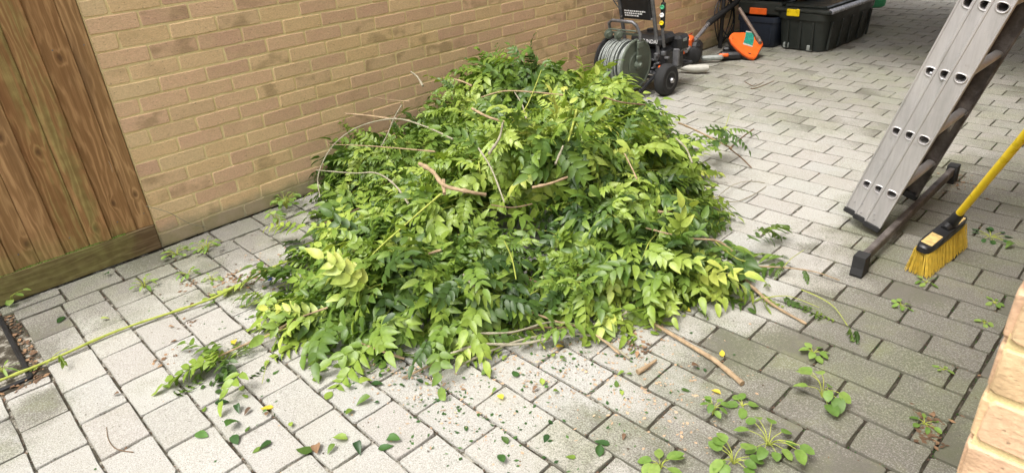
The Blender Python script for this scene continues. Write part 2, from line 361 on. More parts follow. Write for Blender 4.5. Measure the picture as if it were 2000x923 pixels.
def thing(name, label, cat, loc=(0, 0, 0), group=None):
    o = bpy.data.objects.new(name, None); C.objects.link(o); o.location = loc; o.empty_display_size = .05
    o['label'] = label; o['category'] = cat
    if group: o['group'] = group
    return o
def tag(o, label, cat, group=None):
    o['label'] = label; o['category'] = cat
    if group: o['group'] = group
    return o
def attach(o, parent):
    o.parent = parent; o.matrix_parent_inverse = Matrix.Translation(-Vector(parent_world(parent)))
V3 = Vector

# ================================================================== GROUND
gb = MB(); S = 80
gb.add([(-S, -S, -.030), (S, -S, -.030), (S, S, -.030), (-S, S, -.030)], [(0, 1, 2, 3)])
gb.build('ground', M['soil'], kind='structure')
paving = bpy.data.objects.new('block_paving', None); C.objects.link(paving); paving['kind'] = 'structure'
b = MB(); b.add([(-.02, -3, -.0085), (5, -3, -.0085), (5, 10.2, -.0085), (-.02, 10.2, -.0085)], [(0, 1, 2, 3)])
b.build('jointing_sand', M['sand'], paving)

def paver_geo(x0, x1, y0, y1, rr):
    fr = 1 if y0 < 1.8 else max(.35, 1-.35*(y0-1.8)); g = .0012*fr; x0 += g+rr.uniform(0, .0015); x1 -= g+rr.uniform(0, .0015); gy = .0022 if y0 < 1.9 else .0022-.0018*min(1, (y0-1.9)/2.); y0 += gy+rr.uniform(0, .0012); y1 -= gy+rr.uniform(0, .0012)
    W_, H_ = x1-x0, y1-y0; c = min(.0085, W_*.3, H_*.3)
    j = lambda: rr.uniform(-.0022, .0022)*fr
    k = [c*rr.uniform(.7, 1.3) for _ in range(4)]
    out = [(x0+k[0], y0), ((x0+x1)/2, y0+j()), (x1-k[1], y0), (x1-k[1]*.3, y0+k[1]*.3), (x1, y0+k[1]), (x1+j(), (y0+y1)/2), (x1, y1-k[2]), (x1-k[2]*.3, y1-k[2]*.3),
           (x1-k[2], y1), ((x0+x1)/2, y1+j()), (x0+k[3], y1), (x0+k[3]*.3, y1-k[3]*.3), (x0, y1-k[3]), (x0+j(), (y0+y1)/2), (x0, y0+k[0]), (x0+k[0]*.3, y0+k[0]*.3)]
    out = [(a+j()*.7, b_+j()*.7) for a, b_ in out]
    cx, cy = (x0+x1)/2, (y0+y1)/2; tx, ty, tz = rr.uniform(-.009, .009), rr.uniform(-.009, .009), rr.uniform(-.002, .002)
    Z = lambda a, b_, z: z+tz+(a-cx)*tx+(b_-cy)*ty
    n = len(out); V = []
    for z, ins in ((-.012, 0), (0., .0036)):
        for a, b_ in out:
            d = math.hypot(a-cx, b_-cy); q = (d-ins*rr.uniform(.75, 1.3))/d if ins > 0 else 1
            a2, b2 = cx+(a-cx)*q, cy+(b_-cy)*q; V.append((a2, b2, Z(a2, b2, z)))
    F = [(jj, (jj+1) % n, n+(jj+1) % n, n+jj) for jj in range(n)]
    F.append(tuple(n+jj for jj in range(n)))
    return V, F, (cx, cy, 0)

KR = [0, 1, 2, 6, 7, 8, 9, 10, 11, 12, 13, 14, 15, 16, 17, 20, 21, 22, 23, 24, 25, 26, 27, 28, 29]
KY = [-.935, -.78, -.622, .012, .162, .311, .458, .612, .785, .935, 1.078, 1.235, 1.38, 1.52, 1.66, 2.12, 2.263, 2.41, 2.566, 2.72, 2.86, 3.02, 3.17, 3.314, 3.45]
def rowy(r): return float(np.interp(r, KR, KY)) if 0 <= r <= 29 else (KY[0]+.153*r if r < 0 else KY[-1]+.149*(r-29))
blocks = []
TR = (.10, .752, -1.46, -.79)                   # cut-out for the drain tray
def put(x0, x1, y0, y1):
    if x1-x0 < .022 or y1-y0 < .022: return
    if x1 > TR[0] and x0 < TR[1] and y1 > TR[2] and y0 < TR[3]:
        put(TR[1], x1, y0, y1); put(x0, TR[0], y0, y1)
        if y1 > TR[3]: put(max(x0, TR[0]), min(x1, TR[1]), TR[3], y1)
        if y0 < TR[2]: put(max(x0, TR[0]), min(x1, TR[1]), y0, TR[2])
        return
    blocks.append((x0, x1, y0, y1))
for r in range(-9, 70):
    y0, y1 = rowy(r), rowy(r+1); sh = .018*max(0, (y0+y1)/2); xmax = 3.228 if y1 > -.03 else 4.7
    k = -6 if r % 2 == 0 else -7
    while True:
        x0 = .80+.1172*k+sh; x1 = x0+.2344; k += 2
        a, b_ = max(x0, .205), min(x1, xmax)
        if x0 > xmax: break
        if b_ > a: put(a, b_, y0, y1)
y = -2.02
while y < 9.8:
    put(.022, .203, y+.010, y+.2465); y += .2365
y = -.03
while y < 9.8:
    put(3.229, 3.366, y, y+.2345); y += .2345
cand = []
for bl in blocks:
    u_, v_, z_ = pix(((bl[0]+bl[1])/2, (bl[2]+bl[3])/2, 0))
    vis = z_ > .3 and -60 < u_ < 2060 and -60 < v_ < 990
    cand.append(((bl[1]-bl[0])*(bl[3]-bl[2])/z_**3 if vis else -z_, bl))
cand.sort(key=lambda t: -t[0])
rp = random.Random(11); rest = MB()
for i, (s_, bl) in enumerate(cand):
    V, F, c = paver_geo(*bl, rp)
    if i < 300 and s_ > 0:
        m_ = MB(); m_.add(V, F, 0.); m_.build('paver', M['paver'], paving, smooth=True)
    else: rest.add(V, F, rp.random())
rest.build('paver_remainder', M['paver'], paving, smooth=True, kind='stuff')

# ================================================================== BRICK WALLS
def brick_geo(o, eu, ev, en, u0, u1, v0, v1, rr, proud=.0036):
    """brick face in plane (eu,ev) with outward normal en; jittered rounded outline"""
    o, eu, ev, en = V3(o), V3(eu), V3(ev), V3(en); c = .005
    j = lambda q=.0016: rr.uniform(-q, q)
    w4 = (u1-u0)
    out = [(u0+c, v0), (u0+w4*.35, v0+j(.002)), (u0+w4*.7, v0+j(.002)), (u1-c, v0), (u1, v0+c), (u1, v1-c), (u1-c, v1), (u0+w4*.6, v1+j()), (u0+c, v1), (u0, v1-c), (u0, v0+c)]
    out = [(a+j(), b_+j()) for a, b_ in out]; n = len(out); cx, cy = (u0+u1)/2, (v0+v1)/2; V = []
    pr = proud+rr.uniform(-.0012, .0015); t1, t2 = rr.uniform(-.005, .005), rr.uniform(-.01, .01)
    for h, ins in ((-.012, 0), (pr-.0022, 0), (pr, .0022)):
        for a, b_ in out:
            a2 = a+(ins if a < cx-w4*.3 else (-ins if a > cx+w4*.3 else 0)); b2 = b_+(ins if b_ < cy else -ins)
            hh = h+((a2-cx)*t1+(b2-cy)*t2 if h > 0 else 0)
            V.append(o+eu*a2+ev*b2+en*hh)
    F = [(i*n+jj, i*n+(jj+1) % n, (i+1)*n+(jj+1) % n, (i+1)*n+jj) for i in range(2) for jj in range(n)]
    F.append(tuple(2*n+jj for jj in range(n)))
    return V, F, o+eu*cx+ev*cy

rb = random.Random(5)
def brick_face(parent, o, eu, ev, en, ulen, ncourse, ustart=0., limit=300, stuffname='brick_remainder', half=0, cull=True):
    items = []
    for k in range(ncourse):
        off = (.1125 if (k+half) % 2 == 0 else 0.); u = -.225*4+off
        while u < ulen:
            a, b_ = max(u+.005, ustart), min(u+.220, ulen)
            if b_-a > .02: items.append((a, b_, k*.075+.0048, k*.075+.0702))
            u += .225
    sc_ = []
    for it in items:
        P = V3(o)+V3(eu)*((it[0]+it[1])/2)+V3(ev)*((it[2]+it[3])/2); d = V3(CAM)-P
        u_, v_, z_ = pix(P); vis = z_ > .2 and -40 < u_ < 2040 and -40 < v_ < 960 and d.dot(V3(en)) > 0
        sc_.append((1/z_**2 if vis else -abs(z_), it))
    sc_.sort(key=lambda t: -t[0]); rest = MB()
    for i, (s_, it) in enumerate(sc_):
        V, F, c = brick_geo(o, eu, ev, en, *it, rb)
        if i < limit and s_ > 0: m_ = MB(); m_.add(V, F); m_.build('brick', M['brick'], parent)
        else: rest.add(V, F, rb.random())
    if rest.v: rest.build(stuffname, M['brick'], parent, kind='stuff')

lw = thing('brick_wall', 'long yellow and pink brick wall with buff mortar behind the heap of cuttings', 'wall', (0, 4, 0))
H_L = 30
m_ = MB(); m_.box((-.1095, 4.895, H_L*.075/2), (.2212, 10.01, H_L*.075)); m_.build('mortar', M['mortar'], lw)
brick_face(lw, (0, 0, 0), (0, 1, 0), (0, 0, 1), (1, 0, 0), 9.9, H_L, ustart=-.105)
m_ = MB()
for i in range(45): m_.box((-.11, -.10+.112+.2235*i, H_L*.075+.032), (.24, .2155, .06), bev=.006, r=rb.random())
m_.build('coping_bricks', M['brick'], lw, smooth=True, kind='stuff')

hw = thing('house_wall', 'near corner of a yellow brick house wall cut off by the right edge', 'wall', (3.37, 0, 0))
H_R = 40; XR = 3.372; YR = -.027
m_ = MB(); m_.box((XR+1.505+.001, YR+5.0+.001, H_R*.075/2), (3.008, 10, H_R*.075)); m_.build('mortar', M['mortar'], hw)
brick_face(hw, (XR, YR, .026), (1, 0, 0), (0, 0, 1), (0, -1, 0), 3.0, H_R, ustart=.0, limit=60, half=0)
# long side of the same wall, flush corner bricks
brick_face(hw, (XR, YR, .026), (0, 1, 0), (0, 0, 1), (-1, 0, 0), 10, H_R, ustart=.0, limit=0, half=1, stuffname='side_bricks')

# ================================================================== FENCE
fence = thing('timber_fence', 'brown upright board fence with green algae at its foot beside the brick wall', 'fence', (0, -.9, 0))
edges = [-.113, -.191, -.309, -.405, -.510, -.611, -.712]
while edges[-1] > -2.9: edges.append(edges[-1]-rnd.choice((.10, .12, .095)))
for i in range(len(edges)-1):
    y1, y0 = edges[i]-.0004, edges[i+1]+.0004; m_ = MB(); t = rnd.uniform(-.0015, .0025); n = 12
    V = []; fr = (.0, .35, .65, 1.); H = 1.85
    for kz in range(n+1):
        z = .136+(H-.136)*kz/n; jl, jr = 0, 0
        tl = (.007, .001, .008, .003)[i % 4]
        V += [(-.022, y0+jl, z), (.000+t, y0+jl, z), (.003+t, y0+jl+.0035, z), (.004+t+tl*.5, (y0+y1)/2, z), (.003+t+tl, y1+jr-.003, z), (t+tl, y1+jr, z), (-.022, y1+jr, z)]
    F = [(a*7+j, a*7+(j+1) % 7, (a+1)*7+(j+1) % 7, (a+1)*7+j) for a in range(n) for j in range(7)]
    F += [tuple(range(7)), tuple(n*7+j for j in range(7))[::-1]]
    m_.add(V, F); m_.build('board', M['wood'], fence, smooth=True)
m_ = MB(); m_.box((-.006, -1.507, .068), (.038, 2.788, .132), bev=.004); m_.build('gravel_board', M['gravelboard'], fence)
m_ = MB(); m_.box((-.045, -1.5, .5), (.045, 2.7, .07)); m_.build('rail', M['wood'], fence); m_ = MB(); m_.box((-.045, -1.5, 1.5), (.045, 2.7, .07)); m_.build('rail', M['wood'], fence)
for i in range(6):
    for z_ in (.205, 1.02):
        yc = (edges[i]+edges[i+1])/2+.012*(-1)**i; m_ = MB(); m_.lathe((.004, yc, z_), (1, 0, 0), [(0, .0035), (.0035, .003)], 8); m_.build('nail', M['greymetal'], fence)
m_ = MB(); mossr = random.Random(3)          # moss line growing on the ledge of the gravel board
for _ in range(700):
    yy = -.25-abs(mossr.gauss(0, .32)); p = V3((.006+mossr.uniform(-.004, .006), yy, .134)); h = mossr.uniform(.003, .008)
    a = mossr.uniform(0, 6.28); q = V3((math.cos(a), math.sin(a), 0))*mossr.uniform(.002, .005)
    m_.add([p-q, p+q, p+V3((0, 0, h))], [(0, 1, 2)], mossr.random())
m_.build('moss_line', M['weed'], fence, kind='stuff')

# ================================================================== ADDED ROOF, UNSEEN (put in to shade the back of the passage)
cr = thing('added_shade_roof', 'added flat roof, out of view, that shades the far end of the passage', 'roof', (1.7, 6, 2.3))
for i in range(14):
    m_ = MB(); m_.box((1.68, 4.38+i*.25, 2.30), (3.5, .24, .03), bev=.003); m_.build('shade_roof_board', M['shade_roofing'], cr)
for x in (.25, 1.7, 3.1): m_ = MB(); m_.box((x, 6.0, 2.247), (.06, 3.4, .07)); m_.build('shade_roof_joist', M['shade_roofing'], cr)

# ================================================================== DRAIN TRAY
tr = thing('drain_cover', 'recessed black drain cover tray set in the paving at the left edge', 'drain cover', (.42, -1.1, 0))
m_ = MB(); X0, X1, Y0, Y1 = .105, .715, -1.45, -.825
ring = [(0, .000), (.004, .004), (.014, .004), (.018, -.001), (.022, -.010)]
V = []; F = []
for ins, z in [(0, -.03)]+ring:
    rad = .02
    for cx, cy, a0 in ((X1, Y1, 0), (X0, Y1, 90), (X0, Y0, 180), (X1, Y0, 270)):
        sx = -1 if cx == X1 else 1; sy = -1 if cy == Y1 else 1
        for a in (0, 30, 60, 90):
            an = math.radians(a0+a); V.append((cx+sx*(rad+0)+math.cos(an)*(rad-ins*.6)+sx*ins*.4, cy+sy*rad+math.sin(an)*(rad-ins*.6)+sy*ins*.4, z))
n = 16
for i in range(len(V)//n-1): F += [(i*n+j, i*n+(j+1) % n, (i+1)*n+(j+1) % n, (i+1)*n+j) for j in range(n)]
m_.add(V, F); m_.build('frame', M['black'], tr, smooth=True)
m_ = MB(); m_.add([(X0+.01, Y0+.01, -.009), (X1-.01, Y0+.01, -.009), (X1-.01, Y1-.01, -.009), (X0+.01, Y1-.01, -.009)], [(0, 1, 2, 3)])
m_.build('plate', M['traydark'], tr)

# ================================================================== LADDER
A0 = V3((2.6666, 2.130, .2280)); th, ph, SP = 1.300, -.030, .2755
DL = V3((math.cos(th)*math.cos(ph), math.cos(th)*math.sin(ph), math.sin(th))); EL = V3((-math.sin(ph), math.cos(ph), 0)); NL = DL.cross(EL)
if NL.x > 0: NL = -NL
LW = .465
ladder = thing('extension_ladder', 'weathered aluminium three section extension ladder leaning on the right', 'ladder', tuple(A0-DL*.2))
def LP(p, n_, e): return A0+DL*p+NL*n_+EL*e
def Dhole(cx, cy, sa, N=20):           # D shape, flat side up along DL
    P = []
    for j in range(N):
        an = 2*PI*j/N; a, b_ = math.cos(an), math.sin(an)
        rx = .0205; ry = .0215 if b_ < 0 else .0120
        P.append((cx+abs(a)**.75*math.copysign(1, a)*rx*sa, cy+b_*ry*sa))
    return P
def ladder_section(off, rec, lo, hi, n0, n1, p0, p1, nr, holes=True):
    wd = LW-2*rec
    for side in (0, 1):
        e0 = rec if side == 0 else LW-rec; se = 1 if side == 0 else -1
        m_ = MB()
        # outer face with holes (near) : strips
        st = [p0]
        for k in range(nr): st += [k*SP-.045+off[1], k*SP+.045+off[1]]
        st.append(p1)
        for i in range(len(st)-1):
            a, b_ = st[i], st[i+1]
            isd = holes and i % 2 == 1
            if not isd:
                m_.add([LP(a, n0, e0), LP(a, n1, e0), LP(b_, n1, e0), LP(b_, n0, e0)], [(0, 1, 2, 3)])
            else:
                cy = (a+b_)/2; cx = off[0]; D = Dhole(cx, cy, 1.); N = len(D); O = []
                for j in range(N):
                    an = 2*PI*j/N; ca, sa = math.cos(an), math.sin(an)
                    tx = ((n1-cx)/ca if ca > 1e-6 else ((n0-cx)/ca if ca < -1e-6 else 1e9)); ty = ((b_-cy)/sa if sa > 1e-6 else ((a-cy)/sa if sa < -1e-6 else 1e9))
                    t = min(tx, ty); O.append((cx+ca*t, cy+sa*t))
                V = [LP(q[1], q[0], e0) for q in D]+[LP(q[1], q[0], e0) for q in O]
                F = [(j, (j+1) % N, N+(j+1) % N, N+j) for j in range(N)]
                # corner fill
                for cn, cp in ((n1, b_), (n0, b_), (n0, a), (n1, a)):
                    best = min(range(N), key=lambda j: min((O[j][0]-cn)**2+(O[j][1]-cp)**2, 9)+min((O[(j+1) % N][0]-cn)**2+(O[(j+1) % N][1]-cp)**2, 9))
                    V.append(LP(cp, cn, e0)); F.append((N+best, N+(best+1) % N, len(V)-1))
                m_.add(V, F)
        for nb_, sg in ((n0, 1), (n1, -1)):       # rolled bead along both edges of the face
            q = -.0028*se; prof = [(nb_, 0), (nb_, q*.6), (nb_+sg*.002, q), (nb_+sg*.006, q), (nb_+sg*.0085, 0)]
            m_.add([LP(p, a_, e0+h_) for p in (p0, p1) for a_, h_ in prof], [(j, j+1, 6+j, 5+j) for j in range(4)])
        # flanges and lips (C channel)
        fl = .026*se; tn = .0025*se
        for nn, dn in ((n0, 1), (n1, -1)):
            m_.add([LP(p0, nn, e0), LP(p1, nn, e0), LP(p1, nn, e0+fl), LP(p0, nn, e0+fl)], [(0, 1, 2, 3)])
            m_.add([LP(p0, nn, e0+fl), LP(p1, nn, e0+fl), LP(p1, nn+dn*.008, e0+fl), LP(p0, nn+dn*.008, e0+fl)], [(0, 1, 2, 3)])
            m_.add([LP(p0, nn+dn*.002, e0+fl), LP(p0, nn+dn*.002, e0+tn), LP(p1, nn+dn*.002, e0+tn), LP(p1, nn+dn*.002, e0+fl)], [(0, 1, 2, 3)])
        # raised rib along the face edge
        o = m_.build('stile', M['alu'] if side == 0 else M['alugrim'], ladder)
        o['label'] = 'near bright stile with rung holes' if side == 0 else 'far grimy stile'
        # rubber foot
        f = MB(); c_ = LP(p0-.012, (n0+n1)/2, e0+.011*se)
        R = Matrix((EL, NL, DL)).transposed(); f.box(c_, (.030, (n1-n0)+.004, .030), R, bev=.005); f.build('foot', M['rubber'], ladder)
    for k in range(nr):
        m_ = MB(); D = Dhole(off[0], k*SP+off[1], .96); D2 = Dhole(off[0], k*SP+off[1], .90); Dl = Dhole(off[0], k*SP+off[1], 1.22); Dm = Dhole(off[0], k*SP+off[1], 1.08); N = len(D)
        e_a, e_b = rec-.0035, LW-rec+.0035
        rings = [(Dl, e_a+.0033), (Dl, e_a+.001), (Dm, e_a-.001), (D2, e_a), (D2, e_a+.05), (D2, e_b)]
        V = [LP(q[1], q[0], e) for P, e in rings for q in P]; F = [(i*N+j, i*N+(j+1) % N, (i+1)*N+(j+1) % N, (i+1)*N+j) for i in range(len(rings)-1) for j in range(N)]
        o2 = len(V); V += [LP(q[1], q[0], e) for P, e in ((D, rec+.002), (D, e_b)) for q in P]
        F += [(o2+j, o2+(j+1) % N, o2+N+(j+1) % N, o2+N+j) for j in range(N)]
        m_.add(V, F); m_.build('rung', M['alu'], ladder, smooth=True)
ladder_section((0., 0.), 0., 0, 0, -.032, .0425, -.175, 2.44, 9)
ladder_section((.0570, -.0155), .0205, 0, 0, .0433, .0985, -.178, 2.42, 9)
ladder_section((.1140, -.031), .041, 0, 0, .0993, .153, -.181, 2.40, 9)
for k, n_ in ((0, .110), (1, .066)):
    m_ = MB(); rc = .041 if k == 0 else .0205; c0 = LP(.51+.0, n_-.006*k, rc); m_.lathe(c0, -EL, [(0, .006), (.005, .006), (.007, .0035)], 12); m_.build('rivet', M['silver'], ladder, smooth=True)
for p, n_, rc in ((-.14, .126, .041), (-.125, .020, 0), (-.15, .010, 0), (-.12, .09, .0205), (-.16, .075, .0205)):
    m_ = MB(); m_.lathe(LP(p, n_, rc), -EL, [(0, .004), (.004, .0035)], 8); m_.build('rivet', M['silver'], ladder, smooth=True)
m_ = MB()     # triangular brace under the second rung at the far stile
for a, b_ in (((.277-.02, -.0, LW-.16), (.277-.02, -.0, LW-.03)), ((.277-.10, -.0, LW-.03), (.277-.02, .0, LW-.03)), ((.277-.02, 0, LW-.14), (.277-.10, 0, LW-.03))):
    m_.tube([LP(*a), LP(*b_)], .0045, 6)
m_.build('brace', M['alu'], ladder)
# stabiliser bar
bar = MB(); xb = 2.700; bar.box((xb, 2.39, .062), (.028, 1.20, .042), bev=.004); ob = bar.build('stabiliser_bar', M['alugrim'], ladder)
for yy, s_ in ((1.775, -1), (2.995, 1)):
    m_ = MB(); m_.prism([(-.045, 0), (.045, 0), (.040, .03), (.026, .100), (-.026, .100), (-.036, .03)], (xb, yy+.035, 0), (0, 1, 0) if s_ < 0 else (0, -1, 0), (0, 0, 1), (1, 0, 0), .0, 0) if False else None
    prof = [(-.036, .0), (.036, .0), (.040, .012), (.032, .04), (.032, .092), (-.026, .092), (-.036, .03)]
    m_.prism([(s_*a, z) for a, z in prof], (xb-.024, yy, 0), (0, 1, 0), (0, 0, 1), (1, 0, 0), .048)
    m_.build('end_foot', M['rubber'], ladder)

# ================================================================== BROOM
broom = thing('broom', 'yellow handled broom with black head and yellow bristles beside the ladder', 'broom', (2.9, 2.1, 0))
hb, he = V3((2.872, 1.905, .105)), V3((2.915, 2.265, .125)); ax = (he-hb).normalized(); up = V3((.16, .0, 1)); up = (up-ax*up.dot(ax)).normalized(); sx = ax.cross(up)
Rb = Matrix((sx, ax, up)).transposed(); hc = (hb+he)/2; Lh = (he-hb).length
m_ = MB(); poly = []
for j in range(28):
    an = 2*PI*j/28; a, b_ = math.cos(an), math.sin(an); poly.append((math.copysign(abs(a)**.55, a)*.032, math.copysign(abs(b_)**.35, b_)*Lh/2))
m_.prism(poly, hc, sx, ax, up, .030, bev=.007); m_.build('head', M['black'], broom, smooth=True)
for s_ in (-1, 1): m_ = MB(); m_.box(hc+ax*(s_*.105)+up*.0305, (.044, .098, .003), Rb, bev=.001); m_.build('head_panel', M['woodinset'], broom)
m_ = MB(); br = random.Random(2)
for i in range(46):
    for j in range(9):
        if i % 2 == 0 and j in (0, 8): pass
        u_, v_ = (i/45-.5), (j/8-.5)
        p0 = hc+ax*(u_*(Lh-.022))+sx*(v_*.058)
        tip = hc+ax*(u_*(Lh+.002))+sx*(v_*.085+.006)
        for q in range(5):
            a = p0+V3((br.uniform(-.002, .002), br.uniform(-.002, .002), 0)); t = tip+V3((br.uniform(-.006, .006), br.uniform(-.006, .006), 0)); t.z = br.uniform(.002, .010)
            mid = (a+t)/2-(t-p0)*.0+V3((0, 0, .004))
            w_ = .0008; d1 = V3((br.uniform(-1, 1), br.uniform(-1, 1), 0)).normalized()*w_; d2 = V3((-d1.y, d1.x, 0))
            m_.add([a+d1, a-d1*.5+d2, a-d1*.5-d2, t+d1, t-d1*.5+d2, t-d1*.5-d2], [(0, 1, 4, 3), (1, 2, 5, 4), (2, 0, 3, 5), (3, 4, 5)], br.random())
m_.build('bristles', M['bristle'], broom, kind='stuff')
hs0 = hc+ax*.055+up*.030; top = V3((3.352, 1.40, 1.345)); dh = (top-hs0).normalized()
m_ = MB(); m_.tube([hs0-dh*.012, hs0+dh*.03, hs0+dh*.08, hs0+dh*.105], [.024, .023, .021, .017], 14); m_.tube([hs0-ax*.05+up*.001, hs0+dh*.02], [.017, .02], 10); m_.build('socket', M['black'], broom, smooth=True)
Ltot = (top-hs0).length
m_ = MB(); m_.tube([hs0+dh*.08, hs0+dh*(Ltot*.56)], .0148, 16); m_.build('handle', M['yellow'], broom, smooth=True)
m_ = MB(); m_.tube([hs0+dh*(Ltot*.56), hs0+dh*(Ltot*.565), hs0+dh*(Ltot*.98), top], [.0158, .0168, .0168, .012], 14); m_.build('grip', M['black'], broom, smooth=True)

# ================================================================== PRESSURE WASHER
pw = thing('pressure_washer', 'black petrol pressure washer with olive hose reel standing by the wall behind the heap', 'pressure washer', (.35, 3.7, 0))
def wheel(cx, cy, rad, wid):
    m_ = MB(); prof = [(0, rad*.55), (0, rad*.86), (wid*.12, rad*.96), (wid*.3, rad), (wid*.7, rad), (wid*.88, rad*.96), (wid, rad*.86), (wid, rad*.55)]
    m_.lathe((cx-wid/2, cy, rad), (1, 0, 0), prof, 32); t = m_.build('wheel', M['rubber'], pw, smooth=True)
    m_ = MB(); m_.lathe((cx-wid/2-.002, cy, rad), (1, 0, 0), [(0, .2*rad), (0, rad*.58), (wid*.1, rad*.54), (wid*.9, rad*.54), (wid+.004, rad*.58), (wid+.004, rad*.46), (wid*.85, rad*.40), (wid*.85, rad*.22), (wid+.012, rad*.20), (wid+.014, rad*.12)], 28)
    m_.build('rim', M['blackmetal'], t, smooth=True)
    m_ = MB(); m_.lathe((cx+wid/2+.008, cy, rad), (1, 0, 0), [(0, .022), (.014, .018), (.016, .008)], 14); m_.build('hub_cap', M['silver'], t, smooth=True)
wheel(.572, 3.54, .122, .085); wheel(.11, 3.54, .122, .08)
m_ = MB(); m_.cyl((.10, 3.54, .122), (.56, 3.54, .122), .012, 10); m_.build('axle', M['greymetal'], pw)
# frame posts
PLb, PLt = V3((.17, 3.60, .16)), V3((.17, 3.38, 1.02)); PRb, PRt = V3((.475, 3.60, .16)), V3((.475, 3.38, 1.02))
for a, b_ in ((PLb, PLt), (PRb, PRt)):
    m_ = MB(); m_.tube([a, b_], .0155, 12); m_.build('frame_post', M['greymetal'], pw, smooth=True)
m_ = MB(); m_.tube([PLt, PLt+V3((0, -.04, .06)), PRt+V3((0, -.04, .06)), PRt], .0155, 12); m_.build('push_handle', M['greymetal'], pw, smooth=True)
m_ = MB(); m_.tube([PRb+(PRt-PRb)*.045, PRb+(PRt-PRb)*.10], .0175, 12); m_.build('yellow_tape', M['yellow'], pw, smooth=True)
m_ = MB()
for p in ([(.17, 3.60, .17), (.17, 3.30, .05), (.17, 3.05, .05)], [(.475, 3.60, .17), (.475, 3.30, .05), (.475, 3.05, .05)], [(.13, 3.6, .16), (.55, 3.6, .16)], [(.17, 3.6, .14), (.17, 4.05, .14), (.475, 4.05, .14), (.475, 3.6, .14)]): m_.tube(p, .014, 8)
m_.build('chassis', M['blackmetal'], pw, smooth=True)
# label panel between the posts
pc = PLb.lerp(PRb, .5)+(PRt-PRb)*.585; upv = (PRt-PRb).normalized(); nv = V3((1, 0, 0)).cross(upv).normalized()
if nv.y > 0: nv = -nv
Rp = Matrix((V3((1, 0, 0)), nv, upv)).transposed()
m_ = MB(); m_.box(pc, (.265, .03, .20), Rp, bev=.006); pn = m_.build('panel', M['black'], pw)
m_ = MB(); ir = random.Random(9)
for row in range(3):
    x = -.105
    while x < .085 - row*.03:
        wz = ir.uniform(.008, .018); m_.box(pc+V3((1, 0, 0))*(x+wz/2)+upv*(-.035-row*.018)+nv*.0163, (wz, .0015, .010), Rp); x += wz+.006
m_.box(pc+V3((.105, 0, 0))+upv*-.075+nv*.0163, (.022, .0015, .022), Rp) if False else None
m_.build('pictogram_row', M['whiteprint'], pn)
m_ = MB()
for x in (-.14, .14):
    for z in (-.085, .085): m_.lathe(pc+V3((x, 0, 0))+upv*z+nv*.010, nv, [(0, .007), (.012, .006)], 8)
m_.build('bolts', M['silver'], pn)
m_ = MB(); m_.tube([pc+V3((-.13, 0, .02)), pc+V3((-.20, -.02, .03)), pc+V3((-.215, -.02, .12)), pc+V3((-.17, 0, .20))], .004, 6); m_.tube([pc+V3((-.2, -.02, .03)), pc+V3((-.13, -.01, -.05))], .004, 6); m_.build('hook', M['blackmetal'], pw, smooth=True)
# engine
eng = MB(); eng.box((.40, 3.72, .24), (.24, .32, .22), bev=.03); eo = eng.build('engine', M['blackmetal'], pw, smooth=True)
m_ = MB(); m_.lathe((.30, 3.55, .25), (0, -1, 0), [(0, .12), (.05, .12), (.07, .10), (.075, .05)], 24); m_.build('recoil_starter', M['black'], eo, smooth=True)
m_ = MB(); m_.box((.37, 3.64, .40), (.29, .24, .09), bev=.03); tank = m_.build('fuel_tank', M['black'], eo, smooth=True)
m_ = MB(); m_.box((.515, 3.78, .355), (.12, .15, .13), bev=.025); m_.build('air_filter', M['black'], eo, smooth=True)
m_ = MB(); m_.lathe((.33, 3.66, .445), (0, 0, 1), [(0, .03), (.02, .03), (.025, .02)], 14); m_.build('fuel_cap', M['black'], eo, smooth=True)
m_ = MB(); m_.box((.578, 3.77, .385), (.003, .05, .022)); m_.build('sticker', M['hose'], eo)
m_ = MB(); m_.box((.575, 3.66, .27), (.05, .03, .13), bev=.006); m_.build('pump_plate', M['greymetal'], eo)
er = random.Random(4); m_ = MB()
for _ in range(16):
    c = V3((er.uniform(.42, .56), er.uniform(3.52, 3.58), er.uniform(.12, .32))); m_.box(c, (er.uniform(.015, .04), .03, er.uniform(.012, .035)), bev=.004)
m_.build('engine_fins', M['greymetal'], eo)
m_ = MB(); m_.box((.53, 3.53, .215), (.045, .03, .018), bev=.004); m_.build('orange_lever', M['orange'], eo)
def text(body, size, loc, rot, mat, name, parent, ext=.0008):
    cu = bpy.data.curves.new(name, 'FONT'); cu.body = body; cu.size = size; cu.extrude = ext; cu.align_x = 'CENTER'; cu.align_y = 'CENTER'
    t = bpy.data.objects.new(name+'_tmp', cu); C.objects.link(t); dg = bpy.context.evaluated_depsgraph_get(); me = bpy.data.meshes.new_from_object(t.evaluated_get(dg))
    C.objects.unlink(t); bpy.data.objects.remove(t); me.materials.clear(); me.materials.append(mat)
    me.transform(Matrix.Translation(loc) @ rot.to_4x4()); o = bpy.data.objects.new(name, me); C.objects.link(o); attach(o, parent); return o
text('HYUNDAI', .040, V3((.405, 3.5185, .400)), Matrix.Rotation(PI/2, 3, 'X'), M['whiteprint'], 'lettering', tank)
